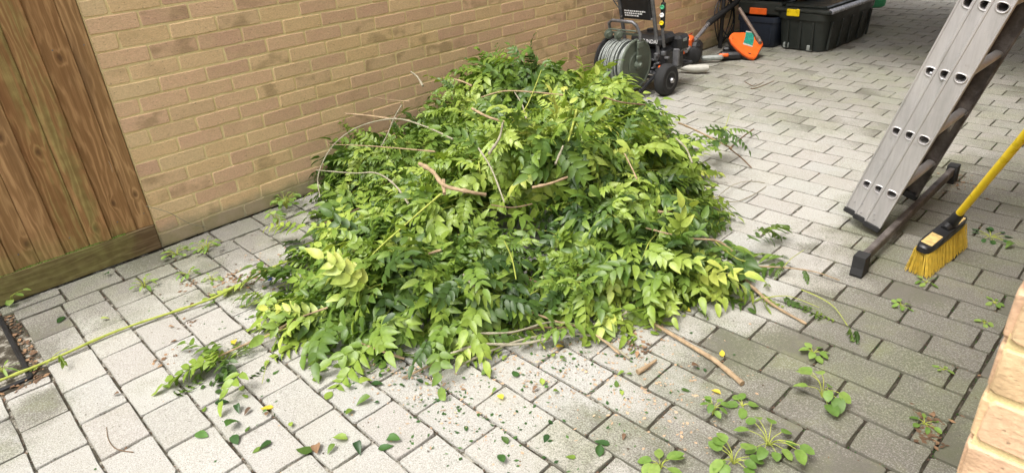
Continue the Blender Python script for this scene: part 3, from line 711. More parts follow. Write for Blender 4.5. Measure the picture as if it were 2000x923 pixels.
# nozzle holder
nb = V3((.525, 3.54, .40))
m_ = MB(); m_.tube([V3((.52, 3.57, .36)), nb+V3((0, 0, .05)), nb+V3((0, -.01, .12))], .012, 8); m_.build('lance_pipe', M['greymetal'], pw, smooth=True)
m_ = MB(); m_.box(nb+V3((0, -.01, .20)), (.034, .03, .19), bev=.008); nh = m_.build('nozzle_holder', M['black'], pw)
m_ = MB(); m_.tube([nb+V3((0, -.01, .29)), nb+V3((0, -.02, .34)), nb+V3((-.02, -.03, .36)), nb+V3((-.02, -.05, .33))], .006, 8); m_.build('hook', M['black'], pw, smooth=True)
for z, mm in ((.262, M['greencan']), (.205, M['whiteprint']), (.148, M['yellow'])):
    m_ = MB(); m_.lathe(nb+V3((.002, -.026, z)), (.25, -1, 0), [(0, .0165), (.008, .0165), (.010, .012), (.006, .006)], 16); m_.build('nozzle', mm, nh, smooth=True)
# hose reel
RC = V3((.31, 3.33, .265)); RA = V3((1, 0, 0))
reel = MB(); reel.lathe(RC+V3((-.13, 0, 0)), RA, [(0, .10), (.26, .10)], 28); ro = reel.build('hose_reel', M['green'], pw, smooth=True)
for s_, x0 in ((-1, -.135), (1, .115)):
    m_ = MB(); R_ = .192
    prof = [(0, .03), (0, R_*.96), (.004, R_), (.016, R_), (.020, R_*.95), (.012, R_*.90), (.012, R_*.5), (.02, R_*.46), (.02, .04)]
    if s_ < 0: prof = [(.02-h, q) for h, q in prof][::-1]
    m_.lathe(RC+V3((x0, 0, 0)), RA, prof, 44); m_.build('reel_disc', M['green'] if s_ > 0 else M['blackmetal'], ro, smooth=True)
hr = random.Random(8)
m_ = MB(); N = 40; layers = [(.165, 10), (.152, 9), (.14, 8)]
for R_, cnt in layers:
    for i in range(cnt):
        x = -.095+.19*i/(cnt-1)+hr.uniform(-.006, .006); tl = hr.uniform(-.10, .10); ph_ = hr.uniform(0, 6.28); rr_ = R_+hr.uniform(-.006, .008)
        m_.tube([RC+V3((x+tl*.12*math.sin(2*PI*j/N+ph_), rr_*math.cos(2*PI*j/N), rr_*math.sin(2*PI*j/N))) for j in range(N)], .0068, 6, closed=True)
m_.build('hose', M['hose'], ro, smooth=True)
m_ = MB(); m_.box(RC+V3((.150, .0, .085)), (.02, .045, .21), bev=.006); m_.box(RC+V3((.160, .0, .15)), (.02, .065, .05), bev=.006); m_.box(RC+V3((.158, -.01, .06)), (.02, .055, .03), bev=.006); m_.lathe(RC+V3((.135, 0, 0)), RA, [(0, .035), (.02, .033), (.03, .02), (.045, .016)], 18); m_.build('crank_bracket', M['green'], ro, smooth=True)
a = RC+V3((.155, 0, .19)); m_ = MB()
m_.tube([a+V3((0, 0, -.02)), a+V3((.0, -.0, .04)), a+V3((-.02, -.02, .10)), a+V3((-.05, -.03, .125)), a+V3((-.24, -.03, .125)), a+V3((-.275, -.02, .10)), a+V3((-.28, 0, .04)), a+V3((-.27, 0, -.02))], .0125, 10)
m_.build('carry_handle', M['greymetal'], ro, smooth=True)
m_ = MB(); m_.tube([a+V3((-.28, 0, .03)), a+V3((-.0, 0, .03))], .009, 8); m_.tube([a+V3((-.27, -.03, .06)), a+V3((-.02, -.02, .06))], .006, 8); m_.build('guide_bar', M['green'], ro, smooth=True)
for x in (-.265, -.17): m_ = MB(); m_.lathe(a+V3((x, -.045, .025)), (.9, -.5, 0), [(0, .014), (.004, .034), (.012, .036), (.016, .02), (.03, .018)], 20); m_.build('guide_roller', M['green'], ro, smooth=True)

def GX(u, v, x):      # point of the sight line lying in the plane at distance x from the brick wall
    d = _f+_r*(u-1000)/FPX-_u*(v-461.5)/FPX; t = (x-CAM[0])/d[0]; return V3(CAM+t*d)
def GP(u, v, o, n):
    d = V3(_f+_r*(u-1000)/FPX-_u*(v-461.5)/FPX); c = V3(CAM); return c+d*((V3(o)-c).dot(n)/d.dot(n))
# ================================================================== STRIMMER (orange engine, shaft rising to the right)
st = thing('strimmer', 'orange and black petrol strimmer engine with silver shaft leaning on the wall', 'strimmer', (.35, 4.35, 0))
ec = V3((.20, 4.50, .12))
m_ = MB(); m_.box(ec, (.17, .17, .17), Matrix.Rotation(.3, 3, 'Z'), bev=.03); e_ = m_.build('engine', M['black'], st, smooth=True)
m_ = MB(); Ro = Matrix.Rotation(.3, 3, 'Z') @ Matrix.Rotation(.12, 3, 'X')
m_.box(ec+V3((-.03, -.06, .055)), (.13, .11, .15), Ro, bev=.014); m_.build('orange_cover', M['orange'], e_)
m_ = MB()
for k in range(7): m_.box(ec+V3((-.045, -.06, .055))+Ro@V3((0, -.0565, -.040+k*.014)), (.07, .003, .005), Ro)
m_.build('vent_slots', M['black'], e_)
m_ = MB(); m_.lathe(ec+V3((.05, -.06, -.02)), (.5, -.8, 0), [(0, .075), (.04, .072), (.05, .05)], 22); m_.build('starter_housing', M['black'], e_, smooth=True)
m_ = MB()
for i, (x_, y_, z_) in enumerate(((-.10, -.09, -.02), (-.09, -.10, -.05), (-.06, -.11, .0))): m_.box(ec+V3((x_, y_, z_-.02)), (.04, .03, .014), Ro, bev=.003)
m_.build('exhaust_fins', M['silver'], e_)
m_ = MB(); m_.tube([(.27, 4.16, .06), (.34, 4.18, .045), (.41, 4.21, .042), (.48, 4.26, .046), (.51, 4.28, .05)], [.018, .026, .036, .036, .024], 16); m_.build('white_fuel_tank', M['white'], st, smooth=True)
m_ = MB(); m_.box((.14, 4.20, .07), (.12, .10, .10), bev=.02); m_.box((.10, 4.12, .035), (.16, .05, .03), bev=.01); m_.build('clutch_housing', M['greymetal'], st, smooth=True)
s0 = V3((.24, 4.34, .15)); s1 = GX(1385, 45, .13); s2 = GX(1452, -6, .06)
m_ = MB(); m_.tube([s0, s1], .019, 14); m_.build('shaft', M['silver'], st, smooth=True)
m_ = MB(); m_.tube([s1-(s1-s0)*.04, s1, s2], [.026, .029, .029], 14); m_.build('foam_grip', M['rubber'], st, smooth=True)
m_ = MB(); m_.tube([V3((.12, 4.20, .16)), GX(1352, 65, .07)], .006, 8); m_.build('throttle_cable', M['red'], st, smooth=True)

ht = thing('hedge_trimmer', 'black tool with grey and orange handle lying on the pavers past the white tank', 'hedge trimmer', (.40, 4.72, 0))
m_ = MB(); R_ = Matrix.Rotation(.75, 3, 'Z'); m_.box((.42, 4.80, .04), (.20, .10, .07), R_, bev=.02); m_.box((.52, 4.90, .035), (.10, .09, .06), R_, bev=.02); m_.box((.36, 4.86, .075), (.09, .06, .05), R_, bev=.015); m_.build('body', M['black'], ht, smooth=True)
m_ = MB(); m_.box((.34, 4.62, .045), (.20, .05, .045), R_, bev=.015); m_.build('grip', M['hose'], ht, smooth=True)
m_ = MB(); m_.box((.41, 4.70, .06), (.09, .025, .03), R_, bev=.008); m_.build('trigger', M['orange'], ht, smooth=True)

# brush cutter head with orange guard leaning against the navy crate
bc = thing('brush_cutter', 'orange strimmer guard with teal label on a dull brown shaft propped by the crate', 'brush cutter', (.52, 4.95, 0))
# guard polygon in a tilted plane
go = V3((.60, 4.88, .004)); gz = V3((.62, -.42, .62)).normalized()      # tilted face of the guard, lower tip on the paving
gx = V3((0, 0, 1)).cross(gz).normalized(); gy = gz.cross(gx)
def gp(X, Y):
    q = GP(1300+X/5.77, Y/5.77, go, gz)-go; return (q.dot(gx), q.dot(gy))
poly = [gp(*q) for q in [(985, 682), (1010, 665), (1088, 520), (1080, 490), (1010, 415), (985, 398), (870, 380), (752, 383), (722, 408), (710, 440), (735, 500), (800, 575), (865, 628), (930, 668)]]
m_ = MB(); m_.prism(poly, go, gx, gy, gz, .030, bev=.010); m_.build('guard', M['orange'], bc, smooth=True)
m_ = MB(); m_.prism([(a*.99, b_*.99+.002) for a, b_ in poly], go-gz*.04-gy*.01, gx, gy, gz, .039); m_.build('guard_rim', M['black'], bc)
lp = go+gz*.0310
lab = [gp(*q) for q in [(855, 515), (960, 548), (978, 470), (975, 400), (888, 372), (880, 430)]]
m_ = MB(); m_.prism(lab, lp, gx, gy, gz, .002); lb = m_.build('teal_label', M['tealprint'], bc)
m_ = MB(); m_.prism([gp(*q) for q in [(853, 520), (958, 553), (962, 538), (858, 505)]], lp+gz*.0025, gx, gy, gz, .001); m_.build('label_stripe', M['white'], lb)
m_ = MB(); m_.prism([gp(*q) for q in [(888, 372), (1005, 385), (1005, 397), (888, 385)]], lp+gz*.0025, gx, gy, gz, .001); m_.build('label_stripe', M['white'], lb)
m_ = MB(); m_.prism([gp(*q) for q in [(915, 612), (945, 622), (943, 634), (913, 624)]], lp+gz*-.0005, gx, gy, gz, .001); m_.build('slot', M['black'], bc)
m_ = MB(); m_.lathe(go+gx*gp(743, 452)[0]+gy*gp(743, 452)[1]+gz*.0305, gz, [(0, .006), (.001, .005)], 8); m_.build('hole', M['black'], bc)
A_ = go+gx*gp(1035, 490)[0]+gy*gp(1035, 490)[1]+gz*.045; B_ = go+gx*gp(795, 135)[0]+gy*gp(795, 135)[1]+gz*.06
m_ = MB(); m_.tube([A_+(A_-B_)*.03, B_], .0165, 12); m_.build('shaft', M['brown_tube'], bc, smooth=True)
m_ = MB(); m_.tube([A_-gz*.02+(A_-B_)*.06, A_+(B_-A_)*.10], [.018, .022], 12); m_.build('gear_head', M['brown_tube'], bc, smooth=True)

# crate, tool box, storage box
cr_ = thing('storage_crate', 'dark navy plastic crate under the orange trimmed tool box', 'crate', (.35, 5.62, 0))
def tub(c, wx, wy, h, taper, mat, name, parent, rot=0., bev=.03, thick=.006):
    m_ = MB(); V = []; R = Matrix.Rotation(rot, 3, 'Z'); N = 20
    def outl(sx_, sy_):
        P = []
        for j in range(N):
            an = 2*PI*(j+.5)/N; a, b_ = math.cos(an), math.sin(an); P.append((math.copysign(abs(a)**.28, a)*sx_, math.copysign(abs(b_)**.28, b_)*sy_))
        return P
    lv = [(0.0, taper*.96), (.012, taper), (h*.82, 1-(1-taper)*.2), (h*.83, 1.015), (h, 1.02), (h, .97), (h*.5, (1+taper)/2*.96)]
    for z, k in lv: V += [V3(c)+R@V3((a, b_, z)) for a, b_ in outl(wx/2*k, wy/2*k)]
    F = [(i*N+j, i*N+(j+1) % N, (i+1)*N+(j+1) % N, (i+1)*N+j) for i in range(len(lv)-1) for j in range(N)]
    F += [tuple(range(N))[::-1], tuple((len(lv)-1)*N+j for j in range(N))]
    m_.add(V, F); return m_.build(name, mat, parent, smooth=True)
tub((.35, 5.62, 0), .42, .50, .285, .88, M['navy'], 'body', cr_)
m_ = MB()
for x in (.2, .35, .5): m_.box((x, 5.39, .14), (.012, .012, .20), bev=.003)
o = m_.build('ribs', M['navy'], cr_); o['kind'] = 'stuff'
tb = thing('tool_box', 'dark tool box with orange catches standing on the navy crate', 'tool box', (.35, 5.62, .35))
m_ = MB(); m_.box((.35, 5.60, .355), (.44, .40, .13), bev=.02); m_.build('case', M['binblack'], tb, smooth=True)
m_ = MB(); m_.box((.35, 5.395, .33), (.17, .02, .06), bev=.006); m_.build('orange_catch', M['orange'], tb)
m_ = MB(); m_.box((.35, 5.60, .465), (.42, .36, .07), bev=.02); m_.build('lid', M['navy'], tb, smooth=True)
m_ = MB(); m_.box((.36, 5.42, .485), (.22, .03, .045), bev=.008); m_.build('orange_tray', M['orange'], tb)
m_ = MB(); tr_ = random.Random(1)
for k in range(6): m_.box((.28+k*.035, 5.402, .465+tr_.uniform(-.01, .01)), (.008, .008, .05), bev=.002)
m_.build('yellow_bit', M['yellow'], tb)
m_ = MB(); m_.tube([(.16, 5.48, .44), (.15, 5.44, .52), (.18, 5.42, .56), (.52, 5.42, .56), (.55, 5.44, .52), (.54, 5.48, .44)], .012, 8); m_.build('carry_handle', M['binblack'], tb, smooth=True)

bx = thing('storage_box', 'large black lidded storage box with yellow clip on the pavers at the back', 'storage box', (.83, 5.95, 0))
rotb = -.05; Rz = Matrix.Rotation(rotb, 3, 'Z'); bcn = V3((.80, 5.90, 0)); WX, WY, HB = .50, 1.04, .345
bxb = tub(bcn, WX, WY, HB, .90, M['binblack'], 'body', bx, rotb)
def BP(x, y, z): return bcn+Rz@V3((x, y, z))
m_ = MB()
for x in (-.12, .0, .12): m_.box(BP(x, -WY/2*.955, HB*.42), (.022, .02, HB*.72), Rz @ Matrix.Rotation(.07, 3, 'X'), bev=.004)
for y in (-.4, -.2, 0, .2, .4): m_.box(BP(WX/2*.95, y, HB*.42), (.02, .022, HB*.72), Rz @ Matrix.Rotation(.05, 3, 'Y'), bev=.004)
o = m_.build('ribs', M['binblack'], bxb); o['kind'] = 'stuff'
m_ = MB(); m_.box(BP(-.13, -WY/2*.925, .04), (.055, .02, .05), Rz, bev=.006); m_.box(BP(.10, -WY/2*.925, .035), (.055, .02, .05), Rz, bev=.006); m_.build('foot_recess', M['lidgrey'], bxb) if False else m_.build('foot_recess', M['hose'], bxb)
m_ = MB(); m_.box(BP(0, 0, HB+.018), (WX*1.05, WY*1.03, .035), Rz, bev=.012); m_.box(BP(0, 0, HB+.045), (WX*.8, WY*.88, .03), Rz, bev=.012); lid = m_.build('lid', M['binblack'], bx, smooth=True)
m_ = MB(); m_.box(BP(WX*.50, .0, HB+.022), (.05, WY*.94, .034), Rz @ Matrix.Rotation(.35, 3, 'Y'), bev=.008); m_.build('lid_rim', M['lidgrey'], lid, smooth=True)
m_ = MB(); m_.box(BP(-.07, -WY/2*1.035, HB+.000), (.12, .018, .062), Rz, bev=.006); m_.box(BP(-.115, -WY/2*1.045, HB+.022), (.02, .02, .024), Rz, bev=.004); m_.box(BP(-.03, -WY/2*1.045, HB+.022), (.02, .02, .024), Rz, bev=.004); m_.build('yellow_clip', M['yellow'], bx)
cb = thing('black_bag', 'soft black tool bag lying on the lid of the storage box', 'bag', (.72, 5.9, .44))
m_ = MB(); m_.lathe((.62, 5.55, .49), (.05, 1, 0), [(0, .05), (.05, .075), (.3, .08), (.6, .078), (.68, .05)], 16); m_.build('body', M['rubber'], cb, smooth=True)
m_ = MB(); m_.tube([(.56, 5.7, .55), (.57, 5.72, .60), (.6, 5.85, .61), (.6, 6.0, .60), (.6, 6.05, .55)], .009, 6); m_.build('strap', M['black'], cb, smooth=True)

gc = thing('watering_can', 'green plastic can standing behind the storage box at the top edge', 'can', (.72, 7.35, 0))
m_ = MB(); m_.lathe((.74, 7.35, .10), (0, 0, 1), [(0, .07), (.02, .10), (.14, .11), (.20, .09), (.24, .05)], 20); m_.build('body', M['greencan'], gc, smooth=True)
m_ = MB(); m_.tube([(.74, 7.35, .30), (.70, 7.35, .38), (.66, 7.35, .34), (.65, 7.35, .25)], .01, 8); m_.build('handle', M['greencan'], gc, smooth=True)
bs = thing('black_stand', 'black metal stand with splayed foot behind the storage box', 'stand', (.72, 7.0, 0))
m_ = MB(); m_.box((.70, 6.98, .22), (.07, .07, .40), bev=.01); m_.build('post', M['black'], bs)
m_ = MB(); m_.prism([(-.04, 0), (.16, 0), (.15, .02), (.03, .07), (-.04, .07)], (.70, 6.88, 0), (.85, -.5, 0), (0, 0, 1), (.5, .85, 0), .06); m_.build('foot', M['black'], bs)

# loose cable by the wall
cbl = MB(); cr2 = random.Random(6)
for k in range(5):
    pts = []; R1 = .13+cr2.uniform(-.03, .03)
    for j in range(30):
        a = 2*PI*j/30; pts.append((.05+.02*math.sin(a*2+k)+k*.008, 5.28+R1*math.cos(a)+.02*k, .24+R1*1.5*math.sin(a)))
    cbl.tube(pts, .006, 5, closed=True)
tag(cbl.build('cable_coil', M['black'], smooth=True), 'coil of black cable hanging on the brick wall beside the crate', 'cable')
m_ = MB(); m_.box((.035, 5.28, .45), (.05, .03, .03), bev=.005); o = m_.build('wall_hook', M['black']); tag(o, 'small black hook on the brick wall holding the cable coil', 'hook')
m_ = MB(); m_.tube([(.10, 5.18, .0), (.09, 5.20, .5), (.08, 5.24, 1.1)], .02, 8); tag(m_.build('black_pole', M['black'], smooth=True), 'black pole standing against the wall left of the navy crate', 'pole')

# ================================================================== VEGETATION
vr = random.Random(21)
def leaflet(L, W, fold=.35, curl=.25, n=4, r_=None, shape='ovate'):
    """pointed leaflet along +x, folded along its midrib; returns verts, tris"""
    r_ = r_ or vr
    V = []; T = []
    prof = {'ovate': [0, .84, 1., .80, .38, 0], 'round': [0, .85, 1., .97, .62, 0], 'lance': [0, .6, .9, .85, .5, 0]}[shape]
    ts = [0, .16, .38, .62, .84, 1.]
    tw = r_.uniform(-.25, .25)
    for i, t in enumerate(ts):
        x = L*t; z = -curl*L*t*t; h = W/2*prof[i]
        if i in (0, 5): V.append((x, 0, z))
        else:
            wv = r_.uniform(-.04, .04)*W
            V += [(x, h, z+h*fold+wv+tw*h*t), (x, 0, z), (x, -h, z+h*fold-wv-tw*h*t)]
    T += [(0, 2, 1), (0, 3, 2)]
    for k in range(3):
        a = 1+3*k; b_ = a+3
        T += [(a, a+1, b_+1), (a, b_+1, b_), (a+1, a+2, b_+2), (a+1, b_+2, b_+1)]
    T += [(10, 11, 13), (11, 12, 13)]
    return np.array(V), np.array(T)
def rotm(yaw, pitch, roll=0.):
    return np.array((Matrix.Rotation(yaw, 3, 'Z') @ Matrix.Rotation(pitch, 3, 'Y') @ Matrix.Rotation(roll, 3, 'X')))
def join(parts):
    Vs, Ts, o = [], [], 0
    for V, T in parts: Vs.append(V); Ts.append(T+o); o += len(V)
    return np.concatenate(Vs), np.concatenate(Ts)
def strip3(P, r0, r1):
    P = np.array(P); V = []; T = []; n = len(P)
    for i in range(n):
        t = P[min(i+1, n-1)]-P[max(i-1, 0)]; t = t/np.linalg.norm(t); s = np.cross(t, [0, 0, 1]); s /= max(1e-6, np.linalg.norm(s)); u = np.cross(s, t); r = r0+(r1-r0)*i/(n-1)
        V += [P[i]+r*s, P[i]-.5*r*s+.87*r*u, P[i]-.5*r*s-.87*r*u]
    for i in range(n-1):
        for j in range(3):
            a, b_, c, d = i*3+j, i*3+(j+1) % 3, i*3+3+(j+1) % 3, i*3+3+j; T += [(a, b_, c), (a, c, d)]
    return np.array(V), np.array(T)
def compound(seed):
    r_ = random.Random(seed); pairs = r_.choice((3, 4, 5, 5, 6, 6)); L = r_.uniform(.026, .034)*(pairs+1.4); droop = r_.uniform(.1, 1.1)
    side = r_.uniform(-.3, .3); P = []
    for i in range(8):
        t = i/7; P.append((L*t*(1-.12*droop*t), side*L*t*t, -droop*.5*L*t*t))
    P = np.array(P); parts = [strip3(P, .0016, .0008)]
    ll = r_.uniform(.048, .078); wv = ll*r_.uniform(.42, .56); vee = r_.uniform(-.1, .5); hang = r_.uniform(-.1, .55)
    def at(t):
        f = t*7; i = min(int(f), 6); q = P[i]+(P[i+1]-P[i])*(f-i); d = P[i+1]-P[i]; return q, math.atan2(d[1], d[0]), -math.atan2(d[2], math.hypot(d[0], d[1]))
    for k in range(pairs):
        t = .16+.76*k/(pairs-.3); q, yw, pt = at(min(t, .97)); sz = (.72+.36*math.sin(PI*(k+.8)/(pairs+.4))); fwd = 1.0-.45*k/pairs
        for s in (-1, 1):
            if r_.random() < .04: continue
            V, T = leaflet(ll*sz*r_.uniform(.85, 1.1), wv*sz*r_.uniform(.9, 1.1), r_.uniform(.1, .55), r_.uniform(.0, .45), r_=r_)
            R = rotm(yw, pt) @ rotm(s*(fwd+r_.uniform(-.15, .15)), hang+r_.uniform(-.18, .18)) @ rotm(0, 0, s*vee+r_.uniform(-.22, .22))
            parts.append((V@R.T+q, T))
    q, yw, pt = at(1.); V, T = leaflet(ll*1.1, wv, .3, .35, r_=r_); R = rotm(yw, pt+.15); parts.append((V@R.T+q, T))
    return join(parts)
def wilted(seed):          # crumpled hanging leaf
    r_ = random.Random(seed); parts = []; P = [(0, 0, 0), (.05, .01, -.01), (.10, .0, -.03), (.15, -.01, -.06)]; parts.append(strip3(P, .0016, .0008))
    for k in range(5):
        q = np.array(P[0])+(np.array(P[3])-np.array(P[0]))*(.2+.17*k)
        for s in (-1, 1):
            V, T = leaflet(.05*r_.uniform(.8, 1.2), .022, 1.1, r_.uniform(.5, .9), r_=r_); R = rotm(s*r_.uniform(.3, .8), r_.uniform(.5, 1.1), s*.6); parts.append((V@R.T+q, T))
    return join(parts)
CL = [compound(100+i) for i in range(14)]+[wilted(300+i) for i in range(2)]
def np_mesh(name, V, T, mat, rv=None):
    me = bpy.data.meshes.new(name); me.vertices.add(len(V)); me.vertices.foreach_set('co', np.ascontiguousarray(V, dtype=np.float32).ravel())
    me.loops.add(len(T)*3); me.loops.foreach_set('vertex_index', np.ascontiguousarray(T, dtype=np.int32).ravel())
    me.polygons.add(len(T)); me.polygons.foreach_set('loop_start', np.arange(0, len(T)*3, 3, dtype=np.int32)); me.polygons.foreach_set('loop_total', np.full(len(T), 3, dtype=np.int32))
    me.update(calc_edges=True); me.shade_smooth(); me.materials.append(mat)
    a = me.attributes.new('rnd', 'FLOAT', 'POINT'); a.data.foreach_set('value', (np.zeros(len(V)) if rv is None else rv).astype(np.float32))
    return me
CLM = [np_mesh('wisteria_leaf', V, T, M['leaf']) for V, T in CL]

# ---- heap envelope: footprint polygon and height field, in metres on the paving
POLY = [(.03, .80), (.30, .72), (.60, .58), (.90, .34), (1.10, .06), (1.36, .03), (1.60, .12), (1.84, .22), (1.96, .38), (2.08, .62), (2.24, .95), (2.40, 1.22), (2.30, 1.48), (2.06, 1.74), (1.84, 1.98), (1.52, 2.34), (1.20, 2.66), (.75, 2.82), (.10, 2.85), (.03, 2.6)]
def pdist(x, y):
    """signed distance inside the footprint; the wall side does not count as an edge"""
    ins = False; dm = 9.; n = len(POLY)
    for i in range(n):
        x0, y0 = POLY[i]; x1, y1 = POLY[(i+1) % n]
        if (y0 > y) != (y1 > y) and x < (x1-x0)*(y-y0)/(y1-y0)+x0: ins = not ins
        if x0 < .04 and x1 < .04: continue
        dx, dy = x1-x0, y1-y0; t = max(0, min(1, ((x-x0)*dx+(y-y0)*dy)/(dx*dx+dy*dy))); dm = min(dm, math.hypot(x-x0-dx*t, y-y0-dy*t))
    return dm if ins else -dm
def bump_(x, y, cx, cy, sx, sy, h): return h*math.exp(-((x-cx)/sx)**2-((y-cy)/sy)**2)
def height(x, y):
    d = pdist(x, y)
    if d <= 0: return 0
    e = 1-math.exp(-d/.11)
    h = .10+bump_(x, y, .66, 2.12, .46, .52, .44)+bump_(x, y, 1.30, 2.00, .34, .36, .22)+bump_(x, y, .25, 1.70, .42, .6, .20)+bump_(x, y, 1.42, 1.48, .50, .48, .40)+bump_(x, y, 1.22, .95, .45, .40, .30)+bump_(x, y, .32, 1.05, .36, .32, .25)+bump_(x, y, 2.10, 1.32, .30, .34, .17)+bump_(x, y, 1.45, .28, .30, .22, .08)
    h += .035*math.sin(x*9+1.3*math.sin(y*7))*math.sin(y*8+x*3)
    hole = math.hypot((x-1.99)/.20, (y-.62)/.16)
    if hole < 1: h *= .12+.88*hole**3
    return max(.03, h*e)
heap = thing('cuttings_heap', 'large heap of freshly cut green wisteria branches piled on the paving against the brick wall', 'heap', (1.2, 1.4, 0))
placed = []         # (variant, 4x4 matrix, random)
def put_leaf(lst, p, d, up_, s=1., v=None, rv=None):
    d = V3(d).normalized(); z = V3(up_)-d*V3(up_).dot(d)
    if z.length < 1e-4: z = d.orthogonal()
    z.normalize(); y = z.cross(d)
    Mx = Matrix(((d.x*s, y.x*s, z.x*s, p[0]), (d.y*s, y.y*s, z.y*s, p[1]), (d.z*s, y.z*s, z.z*s, p[2]), (0, 0, 0, 1)))
    lst.append((vr.randrange(14) if v is None else v, Mx, vr.random() if rv is None else rv))
thin_stems = MB()
def spray(lst, base, direc, length, nleaf, tone, sc_=1., stem=None, droop=.5, rad=.004):
    p = V3(base); d = V3(direc).normalized(); n = 7; pts = [p.copy()]; side = V3((vr.uniform(-1, 1), vr.uniform(-1, 1), vr.uniform(-.3, .3)))*.22
    for i in range(n):
        d = (d+V3((0, 0, -droop*.10))+side*.12+V3((vr.uniform(-.08, .08), vr.uniform(-.08, .08), vr.uniform(-.06, .06)))).normalized(); p = p+d*(length/n)
        p.x = max(p.x, .03); p.z = max(p.z, .012); pts.append(p.copy())
    (stem or thin_stems).tube(pts, [rad*(1-.6*i/n) for i in range(n+1)], 5, False, vr.random())
    for k in range(nleaf):
        t = .22+.78*(k+.5)/nleaf; f = min(t*n, n-.001); i = int(f); q = pts[i].lerp(pts[i+1], f-i); dd = (pts[i+1]-pts[i]).normalized()
        a = k*2.4+vr.uniform(-.5, .5); o = dd.orthogonal().normalized(); o.rotate(Matrix.Rotation(a, 3, dd))
        if o.z < 0: o.z *= .4
        fw = .35+.75*t; ld = (dd*fw+o*.9+V3((0, 0, .05))).normalized()
        put_leaf(lst, q, ld, V3((vr.uniform(-1.1, 1.1), vr.uniform(-1.1, 1.1), 1)), sc_*vr.uniform(.75, 1.12), rv=max(0, min(.999, tone+vr.uniform(-.22, .22))))
    return pts
crest = [(.55, 1.1), (.7, 2.0), (1.3, 1.7), (1.2, 1.0), (.45, 1.6)]
ns = 0
clumps = []
while len(clumps) < 95:
    x, y = vr.uniform(.04, 2.45), vr.uniform(-.02, 2.85)
    if pdist(x, y) < .04 or any(math.hypot(x-c[0], y-c[1]) < .12 for c in clumps): continue
    clumps.append((x, y, vr.uniform(-.15, .08), vr.uniform(-.9, .9), vr.gauss(0, .26), vr.choice((.62, .72, .85, 1.0, 1.12)), vr.random()))
while ns < 780:
    c_ = vr.choice(clumps); x, y = c_[0]+vr.gauss(0, .065), c_[1]+vr.gauss(0, .065); d = pdist(x, y)
    if d < .05: continue
    H = max(.03, height(x, y)+c_[2]*min(1, height(x, y)/.3)); e_ = .05
    gx_, gy_ = (height(x+e_, y)-height(x-e_, y))/(2*e_), (height(x, y+e_)-height(x, y-e_))/(2*e_)
    nrm = V3((-gx_, -gy_, 1)).normalized()
    if math.hypot((x-1.99)/.20, (y-.62)/.16) < 1.05 and vr.random() < .9: continue
    if x > 1.72 and y < .56 and vr.random() < .72: continue
    L = vr.uniform(.20, .42); flow = V3((-gx_, -gy_, 0)); flow = flow.normalized() if flow.length > .05 else V3((vr.uniform(-1, 1), vr.uniform(-1, 1), 0)).normalized()
    flow = V3((flow.x*math.cos(c_[3])-flow.y*math.sin(c_[3]), flow.x*math.sin(c_[3])+flow.y*math.cos(c_[3]), 0)); flow = (flow+V3((vr.uniform(-.45, .45), vr.uniform(-.45, .45), 0))).normalized()
    dr = (flow*.8+nrm*vr.uniform(.15, 1.1)).normalized()
    if d < .14: dr.z *= .35
    L *= min(1, .45+d*1.8)
    depth = vr.uniform(.03, .13)+.05*(vr.random() < .3); top_ = V3((x, y, H))-nrm*depth*min(1, H/.25); b0 = top_-dr*L*.55
    b0.z = max(.02, min(b0.z, H)); b0.x = max(.03, b0.x)
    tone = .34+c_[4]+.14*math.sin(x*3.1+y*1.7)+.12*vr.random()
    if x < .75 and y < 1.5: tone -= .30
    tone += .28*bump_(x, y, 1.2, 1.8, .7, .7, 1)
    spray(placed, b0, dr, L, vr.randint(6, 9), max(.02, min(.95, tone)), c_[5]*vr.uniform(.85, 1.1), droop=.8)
    ns += 1
# deeper, darker fill
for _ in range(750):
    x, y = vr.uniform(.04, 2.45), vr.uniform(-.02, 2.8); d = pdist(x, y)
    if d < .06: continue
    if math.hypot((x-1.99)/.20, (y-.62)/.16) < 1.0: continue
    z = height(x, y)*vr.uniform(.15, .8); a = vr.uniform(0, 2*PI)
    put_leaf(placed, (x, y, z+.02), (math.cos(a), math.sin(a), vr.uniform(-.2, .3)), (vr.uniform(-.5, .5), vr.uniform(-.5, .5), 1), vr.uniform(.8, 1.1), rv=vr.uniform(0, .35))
# low fringe lying on the paving in front and to the left
for (fx, fy, n_, sp, tn) in [(1.30, .12, 9, .13, .35), (1.6, .2, 7, .12, .3), (1.80, .38, 6, .10, .3), (.98, .22, 7, .12, .8), (.78, .40, 7, .10, .75), (.45, .62, 7, .10, .2), (2.15, .95, 6, .10, .25), (2.30, 1.22, 6, .07, .35), (.9, .06, 4, .10, .85), (2.05, .66, 4, .08, .25), (2.36, 1.65, 8, .12, .3)]:
    for _ in range(n_):
        a = vr.uniform(0, 2*PI); put_leaf(placed, (fx+vr.gauss(0, sp), fy+vr.gauss(0, sp*.6), vr.uniform(.03, .10)), (math.cos(a), math.sin(a), vr.uniform(-.05, .35)), (vr.uniform(-.3, .3), vr.uniform(-.3, .3), 1), vr.uniform(.85, 1.15), rv=min(.98, max(0, tn+vr.uniform(-.2, .2))))
